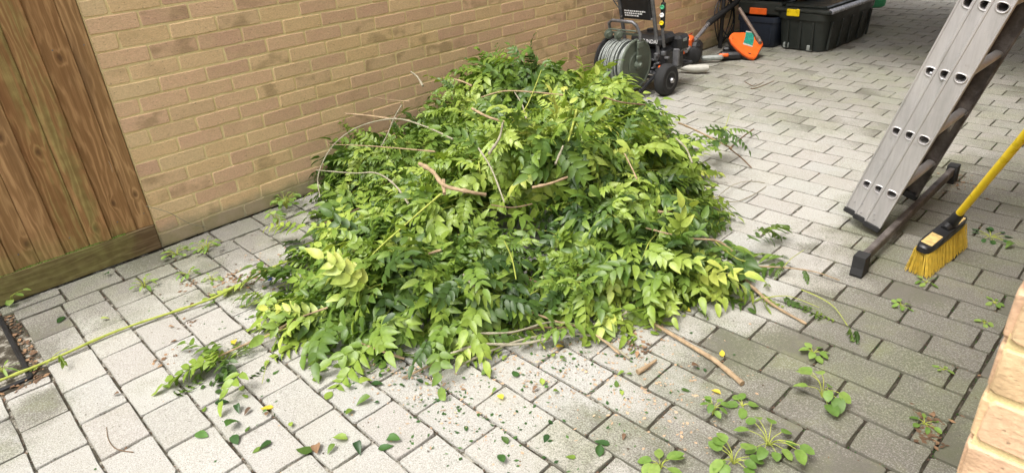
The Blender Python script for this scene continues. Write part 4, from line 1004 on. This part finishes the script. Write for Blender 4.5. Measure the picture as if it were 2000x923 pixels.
# split: the 300 that show largest become parts, the rest one joined part
LV = [np.c_[V, np.ones(len(V))] for V, T in CL]
sc_ = []
for i, (v, Mx, rv) in enumerate(placed):
    W_ = (LV[v]@np.array(Mx).T)[:, :3]; ok = W_[:, 2].min() > .004 and W_[:, 0].min() > .012
    p = W_.mean(0); u_, v_, z_ = pix(p); surf = p[2]-height(p[0], p[1])*.85
    sc_.append(((1/z_**2+surf*.5) if ok and -20 < u_ < 2020 and -20 < v_ < 940 else -9, i, W_))
sc_.sort(key=lambda t: -t[0])
Vs, Ts, Rs, o_ = [], [], [], 0
for k, (s_, i, W_) in enumerate(sc_):
    v, Mx, rv = placed[i]
    if k < 300 and s_ > -5:
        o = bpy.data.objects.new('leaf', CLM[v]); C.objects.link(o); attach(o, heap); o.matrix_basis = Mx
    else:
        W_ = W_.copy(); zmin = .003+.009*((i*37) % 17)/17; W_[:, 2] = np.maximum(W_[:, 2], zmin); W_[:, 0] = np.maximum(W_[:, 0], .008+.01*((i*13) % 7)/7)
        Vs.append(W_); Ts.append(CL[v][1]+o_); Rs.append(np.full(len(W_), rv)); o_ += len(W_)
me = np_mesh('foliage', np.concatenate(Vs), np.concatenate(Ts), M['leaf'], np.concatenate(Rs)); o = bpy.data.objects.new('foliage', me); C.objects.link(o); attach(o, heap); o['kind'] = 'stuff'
thin_stems.build('thin_stems', M['greenstem'], heap, smooth=True, kind='stuff')

# ---- the bare branches one can pick out on the heap (pixel of the photograph, height above the paving)
def G(u, v, z=0.):
    d = _f+_r*(u-1000)/FPX-_u*(v-461.5)/FPX; t = (z-CAM[2])/d[2]; return V3(CAM+t*d)
def curve(pts, n=6):
    P = [V3(p) for p in pts]; out = []
    for i in range(len(P)-1):
        p0, p1, p2, p3 = P[max(i-1, 0)], P[i], P[i+1], P[min(i+2, len(P)-1)]
        for k in range(n):
            t = k/n; out.append(.5*((2*p1)+(p2-p0)*t+(2*p0-5*p1+4*p2-p3)*t*t+(3*p1-p0-3*p2+p3)*t**3))
    return out+[P[-1]]
def branch(pts, r0, r1, mat, parent, name='branch', label=None, n=6, sides=8):
    if name == 'branch': r0, r1 = r0*.74, r1*.74
    P = curve([G(*p) for p in pts], n); k = len(P); m_ = MB()
    for p in P: p.x = max(p.x, r0+.012); p.z = max(p.z, r1+.001)
    m_.tube(P, [(r0+(r1-r0)*i/(k-1))*(1+.13*math.sin(i*2.3)+(.35 if i % 7 == 3 else 0)) for i in range(k)], sides); o = m_.build(name, mat, parent, smooth=True)
    if label: o['label'] = label
    return P
BR = [([(820, 320, .44), (845, 335, .47), (868, 362, .46), (915, 374, .45), (948, 380, .42)], .0125, .009, 'bark', 'thick tan forked branch in the middle of the heap'),
      ([(866, 352, .46), (868, 378, .44)], .011, .009, 'bark', None),
      ([(675, 222, .48), (720, 226, .48), (770, 233, .48), (802, 236, .46)], .0065, .0075, 'bark', None),
      ([(625, 385, .16), (622, 340, .24), (650, 285, .36), (700, 248, .44), (770, 232, .50), (830, 247, .50), (885, 272, .47)], .0035, .006, 'barkgrey', 'long arching bare stem at the left of the heap'),
      ([(617, 332, .30), (690, 338, .32), (735, 338, .34), (770, 360, .34), (798, 398, .30)], .0035, .0065, 'barkgrey', None),
      ([(728, 190, .50), (770, 196, .50), (800, 198, .50)], .002, .004, 'bark', None),
      ([(802, 140, .60), (815, 150, .60), (826, 168, .57)], .005, .008, 'barkgrey', None),
      ([(888, 155, .56), (905, 160, .56), (922, 168, .55)], .006, .007, 'bark', None),
      ([(922, 212, .56), (952, 228, .56), (985, 238, .54)], .0075, .008, 'bark', None),
      ([(1040, 366, .48), (1075, 358, .50), (1108, 346, .50)], .0075, .006, 'bark', 'brown branch end right of the forked branch'),
      ([(640, 282, .33), (700, 284, .36), (760, 288, .38), (850, 296, .42)], .0025, .005, 'bark', None),
      ([(745, 285, .42), (758, 260, .46), (770, 230, .52), (785, 205, .54)], .003, .004, 'barkgrey', None),
      ([(695, 552, .10), (725, 500, .22), (790, 440, .34), (862, 378, .44)], .004, .005, 'greenstem', 'long straight green stem crossing the front of the heap'),
      ([(800, 505, .18), (830, 497, .20), (862, 488, .21)], .008, .007, 'bark', None),
      ([(1160, 530, .10), (1135, 555, .08), (1122, 590, .05), (1095, 615, .03)], .006, .007, 'barkgrey', None),
      ([(1090, 642, .03), (1150, 634, .03), (1200, 622, .04), (1225, 608, .06)], .005, .006, 'barkgrey', None),
      ([(900, 712, .02), (960, 684, .03), (1040, 658, .04), (1130, 652, .03), (1180, 665, .02), (1230, 700, .012)], .005, .006, 'barkgrey', None),
      ([(860, 640, .06), (960, 655, .04), (1040, 640, .05), (1110, 640, .03)], .0045, .005, 'barkbrown', None),
      ([(700, 668, .04), (745, 685, .03), (790, 700, .02)], .0045, .006, 'bark', None),
      ([(785, 738, .010), (820, 722, .015), (850, 708, .03)], .005, .006, 'bark', None),
      ([(1270, 412, .22), (1300, 414, .22), (1316, 408, .2)], .009, .009, 'bark', None),
      ([(1262, 445, .24), (1300, 455, .24), (1345, 465, .2), (1400, 470, .18), (1430, 490, .14)], .004, .006, 'bark', None),
      ([(1040, 398, .46), (1000, 405, .44), (960, 400, .42)], .003, .003, 'barkbrown', None),
      ([(985, 395, .5), (960, 330, .53), (935, 290, .55)], .0035, .005, 'barkgrey', None),
      ([(1060, 130, .60), (1030, 205, .62), (1000, 240, .6)], .003, .004, 'greenstem', None),
      ([(1100, 285, .56), (1085, 320, .52)], .005, .006, 'barkgrey', None),
      ([(905, 535, .20), (925, 560, .17), (938, 588, .13)], .006, .008, 'barkgrey', None),
      ([(940, 190, .58), (985, 178, .60), (1040, 180, .60), (1100, 186, .58)], .004, .006, 'bark', None),
      ([(1005, 180, .60), (1020, 205, .61), (1028, 232, .60)], .003, .005, 'barkgrey', None),
      ([(1180, 190, .58), (1215, 200, .58), (1260, 205, .55)], .004, .006, 'barkbrown', None),
      ([(1320, 270, .42), (1340, 290, .40), (1352, 318, .38)], .006, .005, 'barkgrey', None),
      ([(955, 300, .56), (975, 270, .58), (982, 240, .59)], .008, .006, 'barkgrey', None),
      ([(1110, 275, .58), (1120, 240, .60), (1126, 215, .60)], .005, .007, 'greenstem', None),
      ([(1220, 300, .54), (1235, 330, .52), (1244, 350, .50)], .003, .004, 'bark', None),
      ([(620, 440, .10), (660, 425, .12), (705, 405, .16)], .004, .005, 'barkbrown', None),
      ([(545, 640, .06), (590, 618, .08), (640, 600, .10)], .004, .005, 'bark', None),
      ([(640, 510, .12), (690, 490, .16), (730, 500, .18)], .005, .006, 'bark', None),
      ([(880, 690, .05), (940, 672, .06), (1010, 672, .05), (1075, 660, .05)], .006, .007, 'barkgrey', None),
      ([(920, 650, .08), (1000, 648, .07), (1080, 628, .06), (1160, 640, .04)], .005, .004, 'barkgrey', None),
      ([(1040, 610, .08), (1090, 628, .06), (1150, 645, .04), (1210, 690, .02)], .004, .005, 'bark', None),
      ([(1060, 540, .12), (1110, 535, .12), (1160, 545, .10)], .008, .007, 'barkbrown', None),
      ([(1030, 545, .10), (1085, 562, .08), (1130, 585, .05)], .006, .006, 'barkbrown', None),
      ([(985, 470, .40), (1000, 505, .34), (1008, 545, .28)], .003, .003, 'greenstem', None),
      ([(1395, 470, .16), (1440, 505, .10), (1475, 512, .06)], .003, .005, 'greenstem', None)]
for pts, a, b_, mm, lb_ in BR: branch(pts, a, b_, M[mm], heap, 'branch', lb_)
# litter of chips and torn leaf bits round the foot of the heap
lit = MB(); lr = random.Random(31)
def bit(m_, x, y, s, z=.001):
    a = lr.uniform(0, 6.28); e = lr.uniform(.25, .7)*s; c, q = math.cos(a), math.sin(a); zz = [z+lr.uniform(0, s*.35) for _ in range(4)]
    m_.add([(x+c*s, y+q*s, zz[0]), (x-q*e, y+c*e, zz[1]), (x-c*s*.8, y-q*s*.8, zz[2]), (x+q*e, y-c*e, zz[3])], [(0, 1, 2), (0, 2, 3)], lr.random())
def scatter(m_, n, cx, cy, sx_, sy_, s0, s1):
    for _ in range(n): bit(m_, lr.gauss(cx, sx_), lr.gauss(cy, sy_), lr.uniform(s0, s1))
m_ = MB(); scatter(m_, 260, 2.05, .50, .16, .14, .003, .009); scatter(m_, 220, 1.85, .12, .22, .07, .003, .009); scatter(m_, 120, 2.35, .75, .2, .14, .003, .009); scatter(m_, 120, 2.0, .3, .5, .3, .002, .006)
scatter(m_, 130, 2.5, .55, .14, .10, .003, .010); scatter(m_, 60, .62, .10, .16, .08, .005, .012)
o = m_.build('wood_chips', M['chip']); o['kind'] = 'stuff'; o['label'] = 'tan wood chips and sawdust scattered in front of the heap'; o['category'] = 'wood chips'
m_ = MB(); scatter(m_, 200, 2.1, .35, .5, .35, .002, .006); scatter(m_, 120, 1.4, -.3, .5, .3, .002, .005); scatter(m_, 220, 2.8, .8, .35, .9, .002, .005); scatter(m_, 90, .35, .3, .2, .4, .003, .01)
for _ in range(3600):       # dark crumbs collected in the joints
    bl = lr.choice(cand[:380])[1]
    if lr.random() < .35: x, y = lr.choice((bl[0], bl[1])), lr.uniform(bl[2], bl[3])
    else: x, y = lr.uniform(bl[0], bl[1]), bl[2]
    bit(m_, x+lr.uniform(-.005, .005), y+lr.uniform(-.005, .005), lr.uniform(.002, .0085), -.005)
o = m_.build('joint_debris', M['crumb']); o['kind'] = 'stuff'; o['label'] = 'brown crumbs and dead leaf bits lying in the paving joints'; o['category'] = 'debris'
m_ = MB()
for _ in range(110): bit(m_, lr.uniform(.12, .77), lr.uniform(-.835, -.788), lr.uniform(.006, .017), -.008+lr.uniform(0, .008))
for _ in range(150): bit(m_, lr.uniform(.712, .77), lr.uniform(-1.45, -.79), lr.uniform(.006, .017), -.008+lr.uniform(0, .008))
o = m_.build('leaf_litter', M['brownleaf']); o['kind'] = 'stuff'; o['label'] = 'brown leaf litter filling the gap round the drain cover'; o['category'] = 'leaf litter'
m_ = MB()
for cx, cy, s, n_ in ((.62, -.02, .05, 60), (.70, .05, .05, 50), (.83, -.28, .02, 14), (1.0, -.42, .03, 18), (.5, -.18, .03, 16), (3.2, .98, .02, 40), (3.17, 1.05, .03, 30), (2.72, 3.0, .07, 80), (2.3, .78, .04, 40)):
    for _ in range(n_): bit(m_, lr.gauss(cx, s), lr.gauss(cy, s), lr.uniform(.004, .014))
o = m_.build('dead_leaves', M['brownleaf']); o['kind'] = 'stuff'; o['label'] = 'small drifts of crumbled dead leaves on the paving'; o['category'] = 'dead leaves'
m_ = MB()     # torn green bits
scatter(m_, 240, 1.9, .14, .35, .1, .003, .011); scatter(m_, 200, 2.2, .55, .2, .2, .003, .011); scatter(m_, 50, 1.7, -.2, .5, .25, .003, .007); scatter(m_, 60, .9, -.1, .3, .15, .004, .01)
o = m_.build('torn_leaf_bits', M['leafdark']); o['kind'] = 'stuff'; o['label'] = 'torn green leaf fragments strewn before the heap'; o['category'] = 'leaf bits'
m_ = MB(); mr = random.Random(12)      # moss tufts in joints
for _ in range(4200):
    bl = mr.choice(cand[:420])[1]; x = mr.choice((bl[0], bl[1])) if mr.random() < .5 else mr.uniform(bl[0], bl[1]); y = mr.uniform(bl[2], bl[3]) if x in (bl[0], bl[1]) else bl[2]
    wgt = 1 if (x > 2.6 or (x < .5 and y < .9)) else .12
    if mr.random() > wgt: continue
    p = V3((x+mr.uniform(-.004, .004), y+mr.uniform(-.004, .004), -.008)); a = mr.uniform(0, 6.28); q = V3((math.cos(a), math.sin(a), 0))*mr.uniform(.0015, .004); m_.add([p-q, p+q, p+V3((0, 0, mr.uniform(.004, .011)))], [(0, 1, 2)], mr.random())
o = m_.build('joint_moss', M['leafdark']); o['kind'] = 'stuff'; o['label'] = 'dark green moss growing in the paving joints'; o['category'] = 'moss'

# ---- loose cuttings lying clear of the heap
def leafy(name, label, cat, stems, leaves, mat='greenstem', loc=None):
    """stems: list of (pixel points, r0, r1, mat); leaves: (u, v, z, heading in degrees, pitch, scale, variant)"""
    p0 = G(*stems[0][0][0]); t = thing(name, label, cat, (p0.x, p0.y, 0))
    for pts, a, b_, mm in stems: branch(pts, a, b_, M[mm], t, 'stem')
    for (u, v, z, hd, pt, s, var) in leaves:
        q = G(u, v, z); lst = []; h = math.radians(hd)
        put_leaf(lst, q, (math.cos(h)*math.cos(pt), math.sin(h)*math.cos(pt), math.sin(pt)), (vr.uniform(-.15, .15), vr.uniform(-.15, .15), 1), s, v=var)
        Vv = LV[lst[0][0]]@np.array(lst[0][1]).T; Vv = Vv[:, :3]; Vv[:, 2] = np.maximum(Vv[:, 2], .004+.004*vr.random())
        me = np_mesh('loose_leaf', Vv, CL[lst[0][0]][1], M['leaf']); o = bpy.data.objects.new('leaf', me); C.objects.link(o); attach(o, t)
    return t
R_ = lambda a, b_: vr.uniform(a, b_)
leafy('leafy_cutting', 'leafy cutting with long reddish stem lying left of the heap on pale pavers', 'cutting', [([(575, 632, .05), (520, 655, .03), (470, 676, .03), (400, 708, .02)], .0055, .0035, 'bark'), ([(620, 610, .06), (560, 640, .05), (500, 665, .035)], .003, .003, 'greenstem')],
      [(455+R_(-55, 45), 700+R_(-18, 25), R_(.02, .07), R_(150, 330), R_(-.1, .35), R_(.65, .95), None) for _ in range(13)]+[(400, 715, .04, -70, -.1, .9, 14), (430, 690, .06, 250, .1, .9, 3)])
leafy('long_green_runner', 'long thin yellow-green runner stretched from the drain cover to the heap', 'runner', [([(-15, 748, .012), (100, 702, .014), (230, 645, .015), (370, 598, .018), (430, 575, .025), (520, 528, .03), (590, 498, .05)], .0055, .0045, 'greenstem'), ([(90, 712, .015), (110, 690, .05), (132, 680, .06)], .0018, .001, 'greenstem')],
      [(112, 690, .05, 10, .1, .42, 14), (78, 712, .012, -100, 0, .25, 2), (425, 585, .02, -120, .0, .3, 5)])
leafy('bright_sprig', 'bright yellow-green sprig fanned out on the pavers left of the heap', 'sprig', [([(640, 560, .06), (580, 580, .05), (520, 590, .03)], .003, .002, 'greenstem')],
      [(560+R_(-60, 40), 578+R_(-12, 18), R_(.02, .05), R_(120, 300), R_(0, .3), R_(.6, .85), None) for _ in range(7)])
leafy('upper_sprig', 'bright green sprig lying above the runner at the left flank of the heap', 'sprig', [([(690, 500, .08), (620, 530, .05), (540, 560, .03)], .003, .002, 'greenstem')],
      [(600+R_(-50, 60), 530+R_(-25, 20), R_(.02, .07), R_(100, 300), R_(0, .3), R_(.6, .9), None) for _ in range(11)])
leafy('right_cutting', 'leafy cutting reaching right over the pavers from the heap with tan stem', 'cutting', [([(1440, 535, .03), (1475, 565, .02), (1510, 595, .014), (1575, 632, .008)], .008, .004, 'bark'), ([(1490, 582, .02), (1540, 578, .03), (1600, 600, .02)], .002, .001, 'greenstem')],
      [(1480, 572, .02, -15, .0, .5, 3), (1525, 578, .02, -8, .0, .55, 5), (1560, 590, .02, -10, 0, .7, 14), (1500, 562, .03, 120, .1, .35, 1), (1585, 600, .02, 0, 0, .6, 15)])
leafy('thin_twig_with_leaves', 'thin pale twig with dark leaflets pointing right near the ladder foot', 'twig', [([(1478, 520, .05), (1530, 522, .05), (1590, 530, .04), (1640, 547, .02)], .0032, .0018, 'bark'), ([(1530, 522, .05), (1545, 505, .07), (1570, 488, .06)], .0018, .001, 'greenstem')],
      [(1532, 520, .04, -110, -.1, .3, 3), (1545, 508, .05, 150, .1, .28, 6), (1568, 526, .03, -30, 0, .36, 9)])
leafy('fallen_tendril', 'thin yellow-green tendril ending in a dark leaf clump right of the heap', 'tendril', [([(1565, 565, .01), (1600, 580, .02), (1630, 600, .015), (1655, 635, .02)], .002, .0014, 'greenstem')], [(1655, 635, .03, -40, 0, .42, 14), (1672, 640, .03, -60, .1, .4, 15)])
leafy('back_sprig', 'dark leafed sprig sticking out behind the right of the heap', 'sprig', [([(1325, 240, .25), (1360, 255, .2), (1400, 275, .15), (1430, 290, .10)], .005, .004, 'bark'), ([(1405, 285, .12), (1415, 255, .18), (1425, 222, .26)], .003, .001, 'greenstem')],
      [(1330+R_(0, 100), 262+R_(-12, 40), R_(.10, .20), R_(-60, 160), R_(.1, .7), R_(.6, .85), None) for _ in range(14)])
leafy('single_curled_leaf', 'single curled leaf spray lying alone below the heap at left', 'leaf spray', [([(522, 704, .02), (517, 725, .02), (512, 748, .01)], .001, .001, 'greenstem')], [(522, 706, .02, -75, 0, .55, 14)])
def bare(name, label, pts, a, b_, mm):
    p0 = G(*pts[0]); t = branch(pts, a, b_, M[mm], None, name); o = C.objects[-1]; return o
def stick(name, label, pts, a, b_, mm, cat='stick'):
    P = curve([G(*p) for p in pts], 6); k = len(P); m_ = MB()
    for p in P: p.z = max(p.z, min(a, b_)*.9)
    m_.tube(P, [(a+(b_-a)*i/(k-1))*(1+.08*math.sin(i*1.9)) for i in range(k)], 9); tag(m_.build(name, M[mm], smooth=True), label, cat)
stick('cut_stick', 'thick tan stick cut clean at its end, lying below the heap at right', [(1270, 628, .03), (1325, 660, .018), (1375, 690, .014), (1400, 706, .012), (1450, 748, .011)], .0065, .0095, 'bark')
stick('stub', 'short split stub of pale wood below the heap', [(1245, 726, .012), (1262, 716, .014), (1282, 702, .012)], .010, .004, 'bark')
stick('bare_twig', 'bare grey forked twig lying behind the heap on the pavers at right', [(1425, 290, .12), (1450, 310, .05), (1468, 328, .01)], .004, .004, 'barkbrown', 'twig')
stick('bare_twig', 'dark twig pointing up right behind the heap', [(1425, 290, .10), (1450, 268, .06), (1472, 252, .03)], .005, .004, 'barkbrown', 'twig')
stick('bare_twig', 'thin curved twig on the pavers right of the heap', [(1400, 385, .05), (1430, 362, .03), (1460, 354, .01), (1494, 357, .005)], .0018, .0018, 'barkgrey', 'twig')
stick('bare_twig', 'lower thin curved twig on the pavers right of the heap', [(1400, 392, .05), (1440, 393, .01), (1475, 378, .006), (1496, 364, .005)], .0025, .0018, 'barkgrey', 'twig')
stick('bare_twig', 'small dark curved twig far back on the pavers before the storage box', [(1455, 160, .005), (1470, 168, .006), (1480, 166, .006), (1492, 160, .005)], .003, .002, 'barkbrown', 'twig')
stick('bare_twig', 'straight dark twig far back on the pavers near the storage box', [(1466, 173, .005), (1480, 171, .005), (1512, 158, .005)], .004, .0025, 'barkbrown', 'twig')
stick('bare_twig', 'thin hooked brown twig on a pale paver near the bottom left', [(208, 833, .003), (212, 858, .004), (228, 876, .004), (260, 882, .003)], .0012, .0018, 'barkbrown', 'twig')
stick('bare_twig', 'thin pale stem leaning on the brick wall beside the fence foot', [(285, 402, .25), (330, 415, .18), (372, 437, .08), (400, 442, .03)], .0015, .002, 'barkgrey', 'twig')
stick('dry_tendril', 'thin pale curved tendril hanging on the timber fence', [(147, 287, .55), (170, 290, .54), (195, 300, .52), (212, 315, .50), (220, 336, .47)], .0014, .0008, 'bark', 'tendril')

# ---- weeds
def weed(name, label, cat, u, v, leaves, mat='weed', shape='round', grp=None):
    """leaves: (heading deg, reach, height, length, width)"""
    p = G(u, v); t = thing(name, label, cat, (p.x, p.y, 0), grp); mm = M[mat]
    for hd, rc, ht, L, W_ in leaves:
        h = math.radians(hd+vr.uniform(-8, 8)); q = V3((math.cos(h)*rc, math.sin(h)*rc, ht)); m_ = MB()
        P = curve([p+V3((0, 0, -.004)), p+V3((q.x*.35, q.y*.35, ht*.75)), p+q], 4); m_.tube(P, [.0016]*5+[.0011]*(len(P)-5), 5, False); m_.build('stem', M['greenstem'], t, smooth=True)
        V, T = leaflet(L, W_, vr.uniform(.05, .3), vr.uniform(.0, .35), shape=shape); R = rotm(h+vr.uniform(-.4, .4), vr.uniform(-.15, .35), vr.uniform(-.3, .3)); Vw = V@R.T+np.array(p+q); Vw[:, 2] = np.maximum(Vw[:, 2], .003)
        me = np_mesh('weed_leaf', Vw, T, mm); o = bpy.data.objects.new('leaf', me); C.objects.link(o); attach(o, t)
    return t
def ros(n, rc, ht, L, W_): return [(360*i/n+vr.uniform(-20, 20), rc*vr.uniform(.6, 1.1), ht*vr.uniform(.5, 1.2), L*vr.uniform(.75, 1.15), W_*vr.uniform(.8, 1.15)) for i in range(n)]
weed('broadleaf_weed', 'tallest round leafed weed growing in the mossy pavers at right', 'weed', 1606, 775, [(190, .045, .070, .052, .044), (165, .055, .06, .046, .036), (215, .05, .045, .046, .034), (140, .02, .075, .040, .030), (-35, .055, .045, .050, .040), (-60, .065, .028, .055, .042), (-15, .05, .055, .045, .034), (-50, .035, .06, .04, .03), (80, .025, .03, .03, .02)])
weed('broadleaf_weed', 'sprawling pale weed at the bottom edge in front of the tallest weed', 'weed', 1500, 868, ros(10, .06, .04, .040, .028)+[(-20, .09, .06, .045, .035), (10, .085, .05, .045, .03)])
weed('broadleaf_weed', 'leafy weed with reddish centre at the bottom edge, lowest of the weeds', 'weed', 1432, 905, ros(11, .045, .04, .046, .034))
weed('broadleaf_weed', 'small upright weed left of the reddish weed', 'weed', 1392, 808, ros(8, .02, .045, .032, .02))
weed('broadleaf_weed', 'single lobed weed leaf beside the end of the cut stick', 'weed', 1450, 792, ros(6, .02, .012, .042, .03))
weed('broadleaf_weed', 'young dark weed at the bottom edge left of the others', 'weed', 1290, 915, ros(7, .025, .035, .055, .032), 'weed', 'lance')
weed('small_weed', 'pale four leafed seedling just below the broom bristles', 'weed', 1808, 552, ros(5, .018, .012, .035, .018), 'weed', 'lance')
weed('small_weed', 'small weed in the joint upper left of the tallest weed', 'weed', 1588, 692, ros(8, .022, .02, .035, .024))
weed('small_weed', 'tiny weed in a paver joint near the house wall corner, lowest of its row', 'weed', 1805, 828, ros(6, .025, .01, .024, .015))
weed('small_weed', 'flat dark green weed on the pavers behind the broom', 'weed', 1935, 462, ros(12, .05, .008, .038, .018), 'leafdark')
weed('small_weed', 'tiny weed in the paver joint right of the broom head near the wall', 'weed', 1942, 592, ros(5, .015, .008, .028, .015))
weed('small_weed', 'pale small weed between pavers below the tiny one by the house wall', 'weed', 1922, 632, ros(4, .01, .012, .025, .018))
weed('small_weed', 'weed tuft in a joint right of the fallen tendril', 'weed', 1760, 600, ros(6, .02, .016, .028, .018))
weed('small_weed', 'tiny green weed in the joint beside the mossy blocks at lower right', 'weed', 1842, 722, ros(4, .012, .008, .022, .014))
weed('fence_weed', 'round leafed weed at the foot of the fence at the left edge', 'weed', 22, 592, [(30, .04, .05, .038, .032), (0, .03, .03, .036, .03), (60, .065, .055, .032, .028), (-20, .02, .02, .03, .026)], 'weed')
weed('wall_weed', 'leggy pale weed between the wall and the fence foot', 'weed', 405, 492, ros(22, .05, .05, .030, .018), 'weed', 'lance')
weed('wall_weed', 'spreading weed with small leaves at the end of the fence', 'weed', 345, 498, ros(14, .05, .025, .032, .02), 'weed')
weed('wall_weed', 'soft green weed on the darkened pavers nearest the fence', 'weed', 283, 562, ros(9, .03, .04, .038, .018), 'weed', 'lance')
weed('wall_weed', 'pale seedling on dark pavers below the leggy weed', 'weed', 368, 540, ros(10, .035, .03, .032, .016), 'weed', 'lance')
weed('wall_weed', 'weed at the foot of the brick wall left of the heap', 'weed', 560, 408, ros(26, .06, .07, .034, .026), 'weed')
weed('wall_weed', 'taller weed standing before the wall at the left end of the heap', 'weed', 545, 450, ros(14, .03, .11, .034, .026), 'weed')
weed('wall_weed', 'small dark plant growing from the lowest wall joint', 'weed', 398, 434, [(0, .02, .05, .04, .022), (20, .025, .02, .04, .02), (-30, .02, .08, .035, .02)], 'leafdark')
weed('wall_weed', 'low seedling beside the runner on the dark pavers', 'weed', 415, 548, ros(9, .03, .02, .028, .016), 'weed', 'lance')
weed('tray_weed', 'small grass tuft growing in the drain cover tray at the left edge', 'weed', 8, 728, ros(8, .02, .03, .05, .010), 'weed', 'lance')

# ---- fallen leaves
FLM = []
for k in range(6):
    V, T = leaflet(.055, .028 if k % 2 else .034, (.1, .5, .9, .2, .7, .3)[k], (.1, .3, -.2, .0, .45, -.1)[k], r_=random.Random(900+k)); V[:, 2] -= V[:, 2].min(); FLM.append((V, T))
FM = {mm: [np_mesh('fallen_leaf', V, T, M[mm]) for V, T in FLM] for mm in ('leaf', 'leafdark', 'yellowleaf', 'brownleaf')}
def fallen(u, v, s, mm, label, grp=None, hd=None, name='fallen_leaf', x=None, y=None):
    p = G(u, v) if x is None else V3((x, y, 0)); o = bpy.data.objects.new(name, vr.choice(FM[mm])); C.objects.link(o)
    o.location = (p.x, p.y, .0025); o.rotation_euler = (vr.uniform(-.08, .08), vr.uniform(-.05, .05), vr.uniform(0, 6.28) if hd is None else hd); o.scale = (s, s, s)
    tag(o, label, 'leaf', grp)
UF = [(125, 618, 1.0, 'leafdark', 'large dark green leaf lying on the paver nearest the drain cover'), (198, 627, .6, 'leaf', 'small green leaf right of the large one near the drain'), (420, 786, 1.0, 'leafdark', 'broad dull green leaf below the left leafy cutting'),
      (464, 797, .65, 'leafdark', 'small dark leaf right of the broad dull one'), (383, 848, .95, 'leafdark', 'dark folded leaf lying at the bottom left of the pale pavers'), (215, 540, .6, 'leafdark', 'small green leaf near the gravel board of the fence'),
      (492, 800, .6, 'brownleaf', 'curled brown leaf beside the small dark leaf'), (610, 885, 1.1, 'leaf', 'bright green leaf at the bottom edge left of centre'), (617, 868, .9, 'brownleaf', 'dark brown curled leaf above the bright green one'),
      (755, 858, .95, 'leafdark', 'upright dark leaf casting a pointed outline at bottom centre'), (738, 877, .9, 'leafdark', 'dark leaf touching the stalk of the upright one'), (697, 872, .8, 'leafdark', 'oval dark leaf left of the touching pair'),
      (655, 872, .7, 'leaf', 'small green leaf left of the oval dark leaf'), (680, 858, .9, 'leaf', 'crumpled green leaf above the oval dark leaf'), (705, 758, .9, 'leaf', 'green leaf just clear of the heap at lower left'),
      (725, 748, .9, 'leafdark', 'dark and green leaf pair at the front of the heap'), (725, 780, 1.0, 'leaf', 'ragged green leaf below the dark and green pair'), (685, 765, .7, 'leaf', 'small green leaf left of the ragged one'), (690, 800, .7, 'leaf', 'pale green leaf on the paver left of the ragged one'),
      (983, 785, .75, 'yellowleaf', 'bright yellow leaf on the paver below the heap'), (985, 910, .9, 'leafdark', 'dark green leaf with a pale stalk at the bottom edge'), (1070, 848, .7, 'leafdark', 'small dark leaf on a paver right of the bottom centre'),
      (1192, 868, .9, 'leafdark', 'upper dark oval leaf of two near the paver joint'), (1170, 893, .8, 'leafdark', 'lower dark oval leaf of two near the paver joint'), (992, 868, .65, 'leaf', 'small bright leaf between two pavers at bottom centre'),
      (1125, 895, .6, 'weed', 'pale lime leaf scrap near the lower dark oval leaf'), (1086, 683, .65, 'yellowleaf', 'orange yellow leaf at the foot of the bare branches'), (1410, 697, .7, 'yellowleaf', 'yellow leaf touching the thick cut stick'), (1408, 770, .6, 'yellowleaf', 'folded yellow leaf below the end of the cut stick'),
      (1330, 760, .65, 'weed', 'round pale green leaf left of the cut stick end'), (1205, 757, .6, 'leaf', 'small green leaf beside the split stub'), (940, 733, .8, 'leaf', 'green leaf just in front of the heap at centre'), (1010, 738, .8, 'leafdark', 'long dark leaf at the front of the heap right of centre'),
      (535, 795, .8, 'yellowleaf', 'yellow-green leaf at a joint below the single leaf spray'), (445, 845, 1.0, 'leafdark', 'dark green leaf standing in a joint at lower left'), (455, 852, .9, 'leafdark', 'second dark leaf in the same joint at lower left'), (530, 862, .8, 'leafdark', 'dark leaf with a twig on the pale paver at lower left'),
      (1335, 600, .8, 'yellowleaf', 'yellow leaf under the right front of the heap'), (460, 678, .9, 'yellowleaf', 'yellowish leaf on the left cutting'), (1925, 447, .7, 'leafdark', 'dark leaf scrap behind the broom on mossy blocks'), (1975, 482, .8, 'leaf', 'curled green leaf near the right edge behind the house corner')]
for u, v, s, mm, lb_ in UF:
    if mm == 'weed': mm = 'leaf'
    fallen(u, v, s, mm, lb_)
fr_ = random.Random(77); cnt = 0
while cnt < 36:
    u, v = fr_.uniform(380, 1330), fr_.uniform(700, 915); p = G(u, v)
    if pdist(p.x, p.y) > -.03 or fr_.random() > math.exp(-max(0, -pdist(p.x, p.y)-.05)/.16): continue
    fallen(u, v, fr_.uniform(.28, .6), fr_.choice(('leaf', 'leaf', 'leafdark')), 'small green leaflet dropped on the pale pavers in front of the heap', 'green leaflets dropped in front of the heap'); cnt += 1
for u, v in ((330, 640), (300, 708), (318, 712), (345, 665), (410, 580), (380, 595), (235, 772), (520, 815), (1220, 850), (1050, 760), (900, 760), (1245, 690), (1350, 720)):
    fallen(u, v, fr_.uniform(.35, .6), 'brownleaf', 'small crisp brown leaf on the pavers', 'crisp brown leaves on the pavers')
m_ = MB(); p = G(527, 545); m_.lathe((p.x, p.y, .0), (0, 0, 1), [(0, .011), (.009, .011), (.011, .008)], 14); tag(m_.build('bottle_cap', M['blue'], smooth=True), 'small blue cap lying by the runner left of the heap', 'cap')
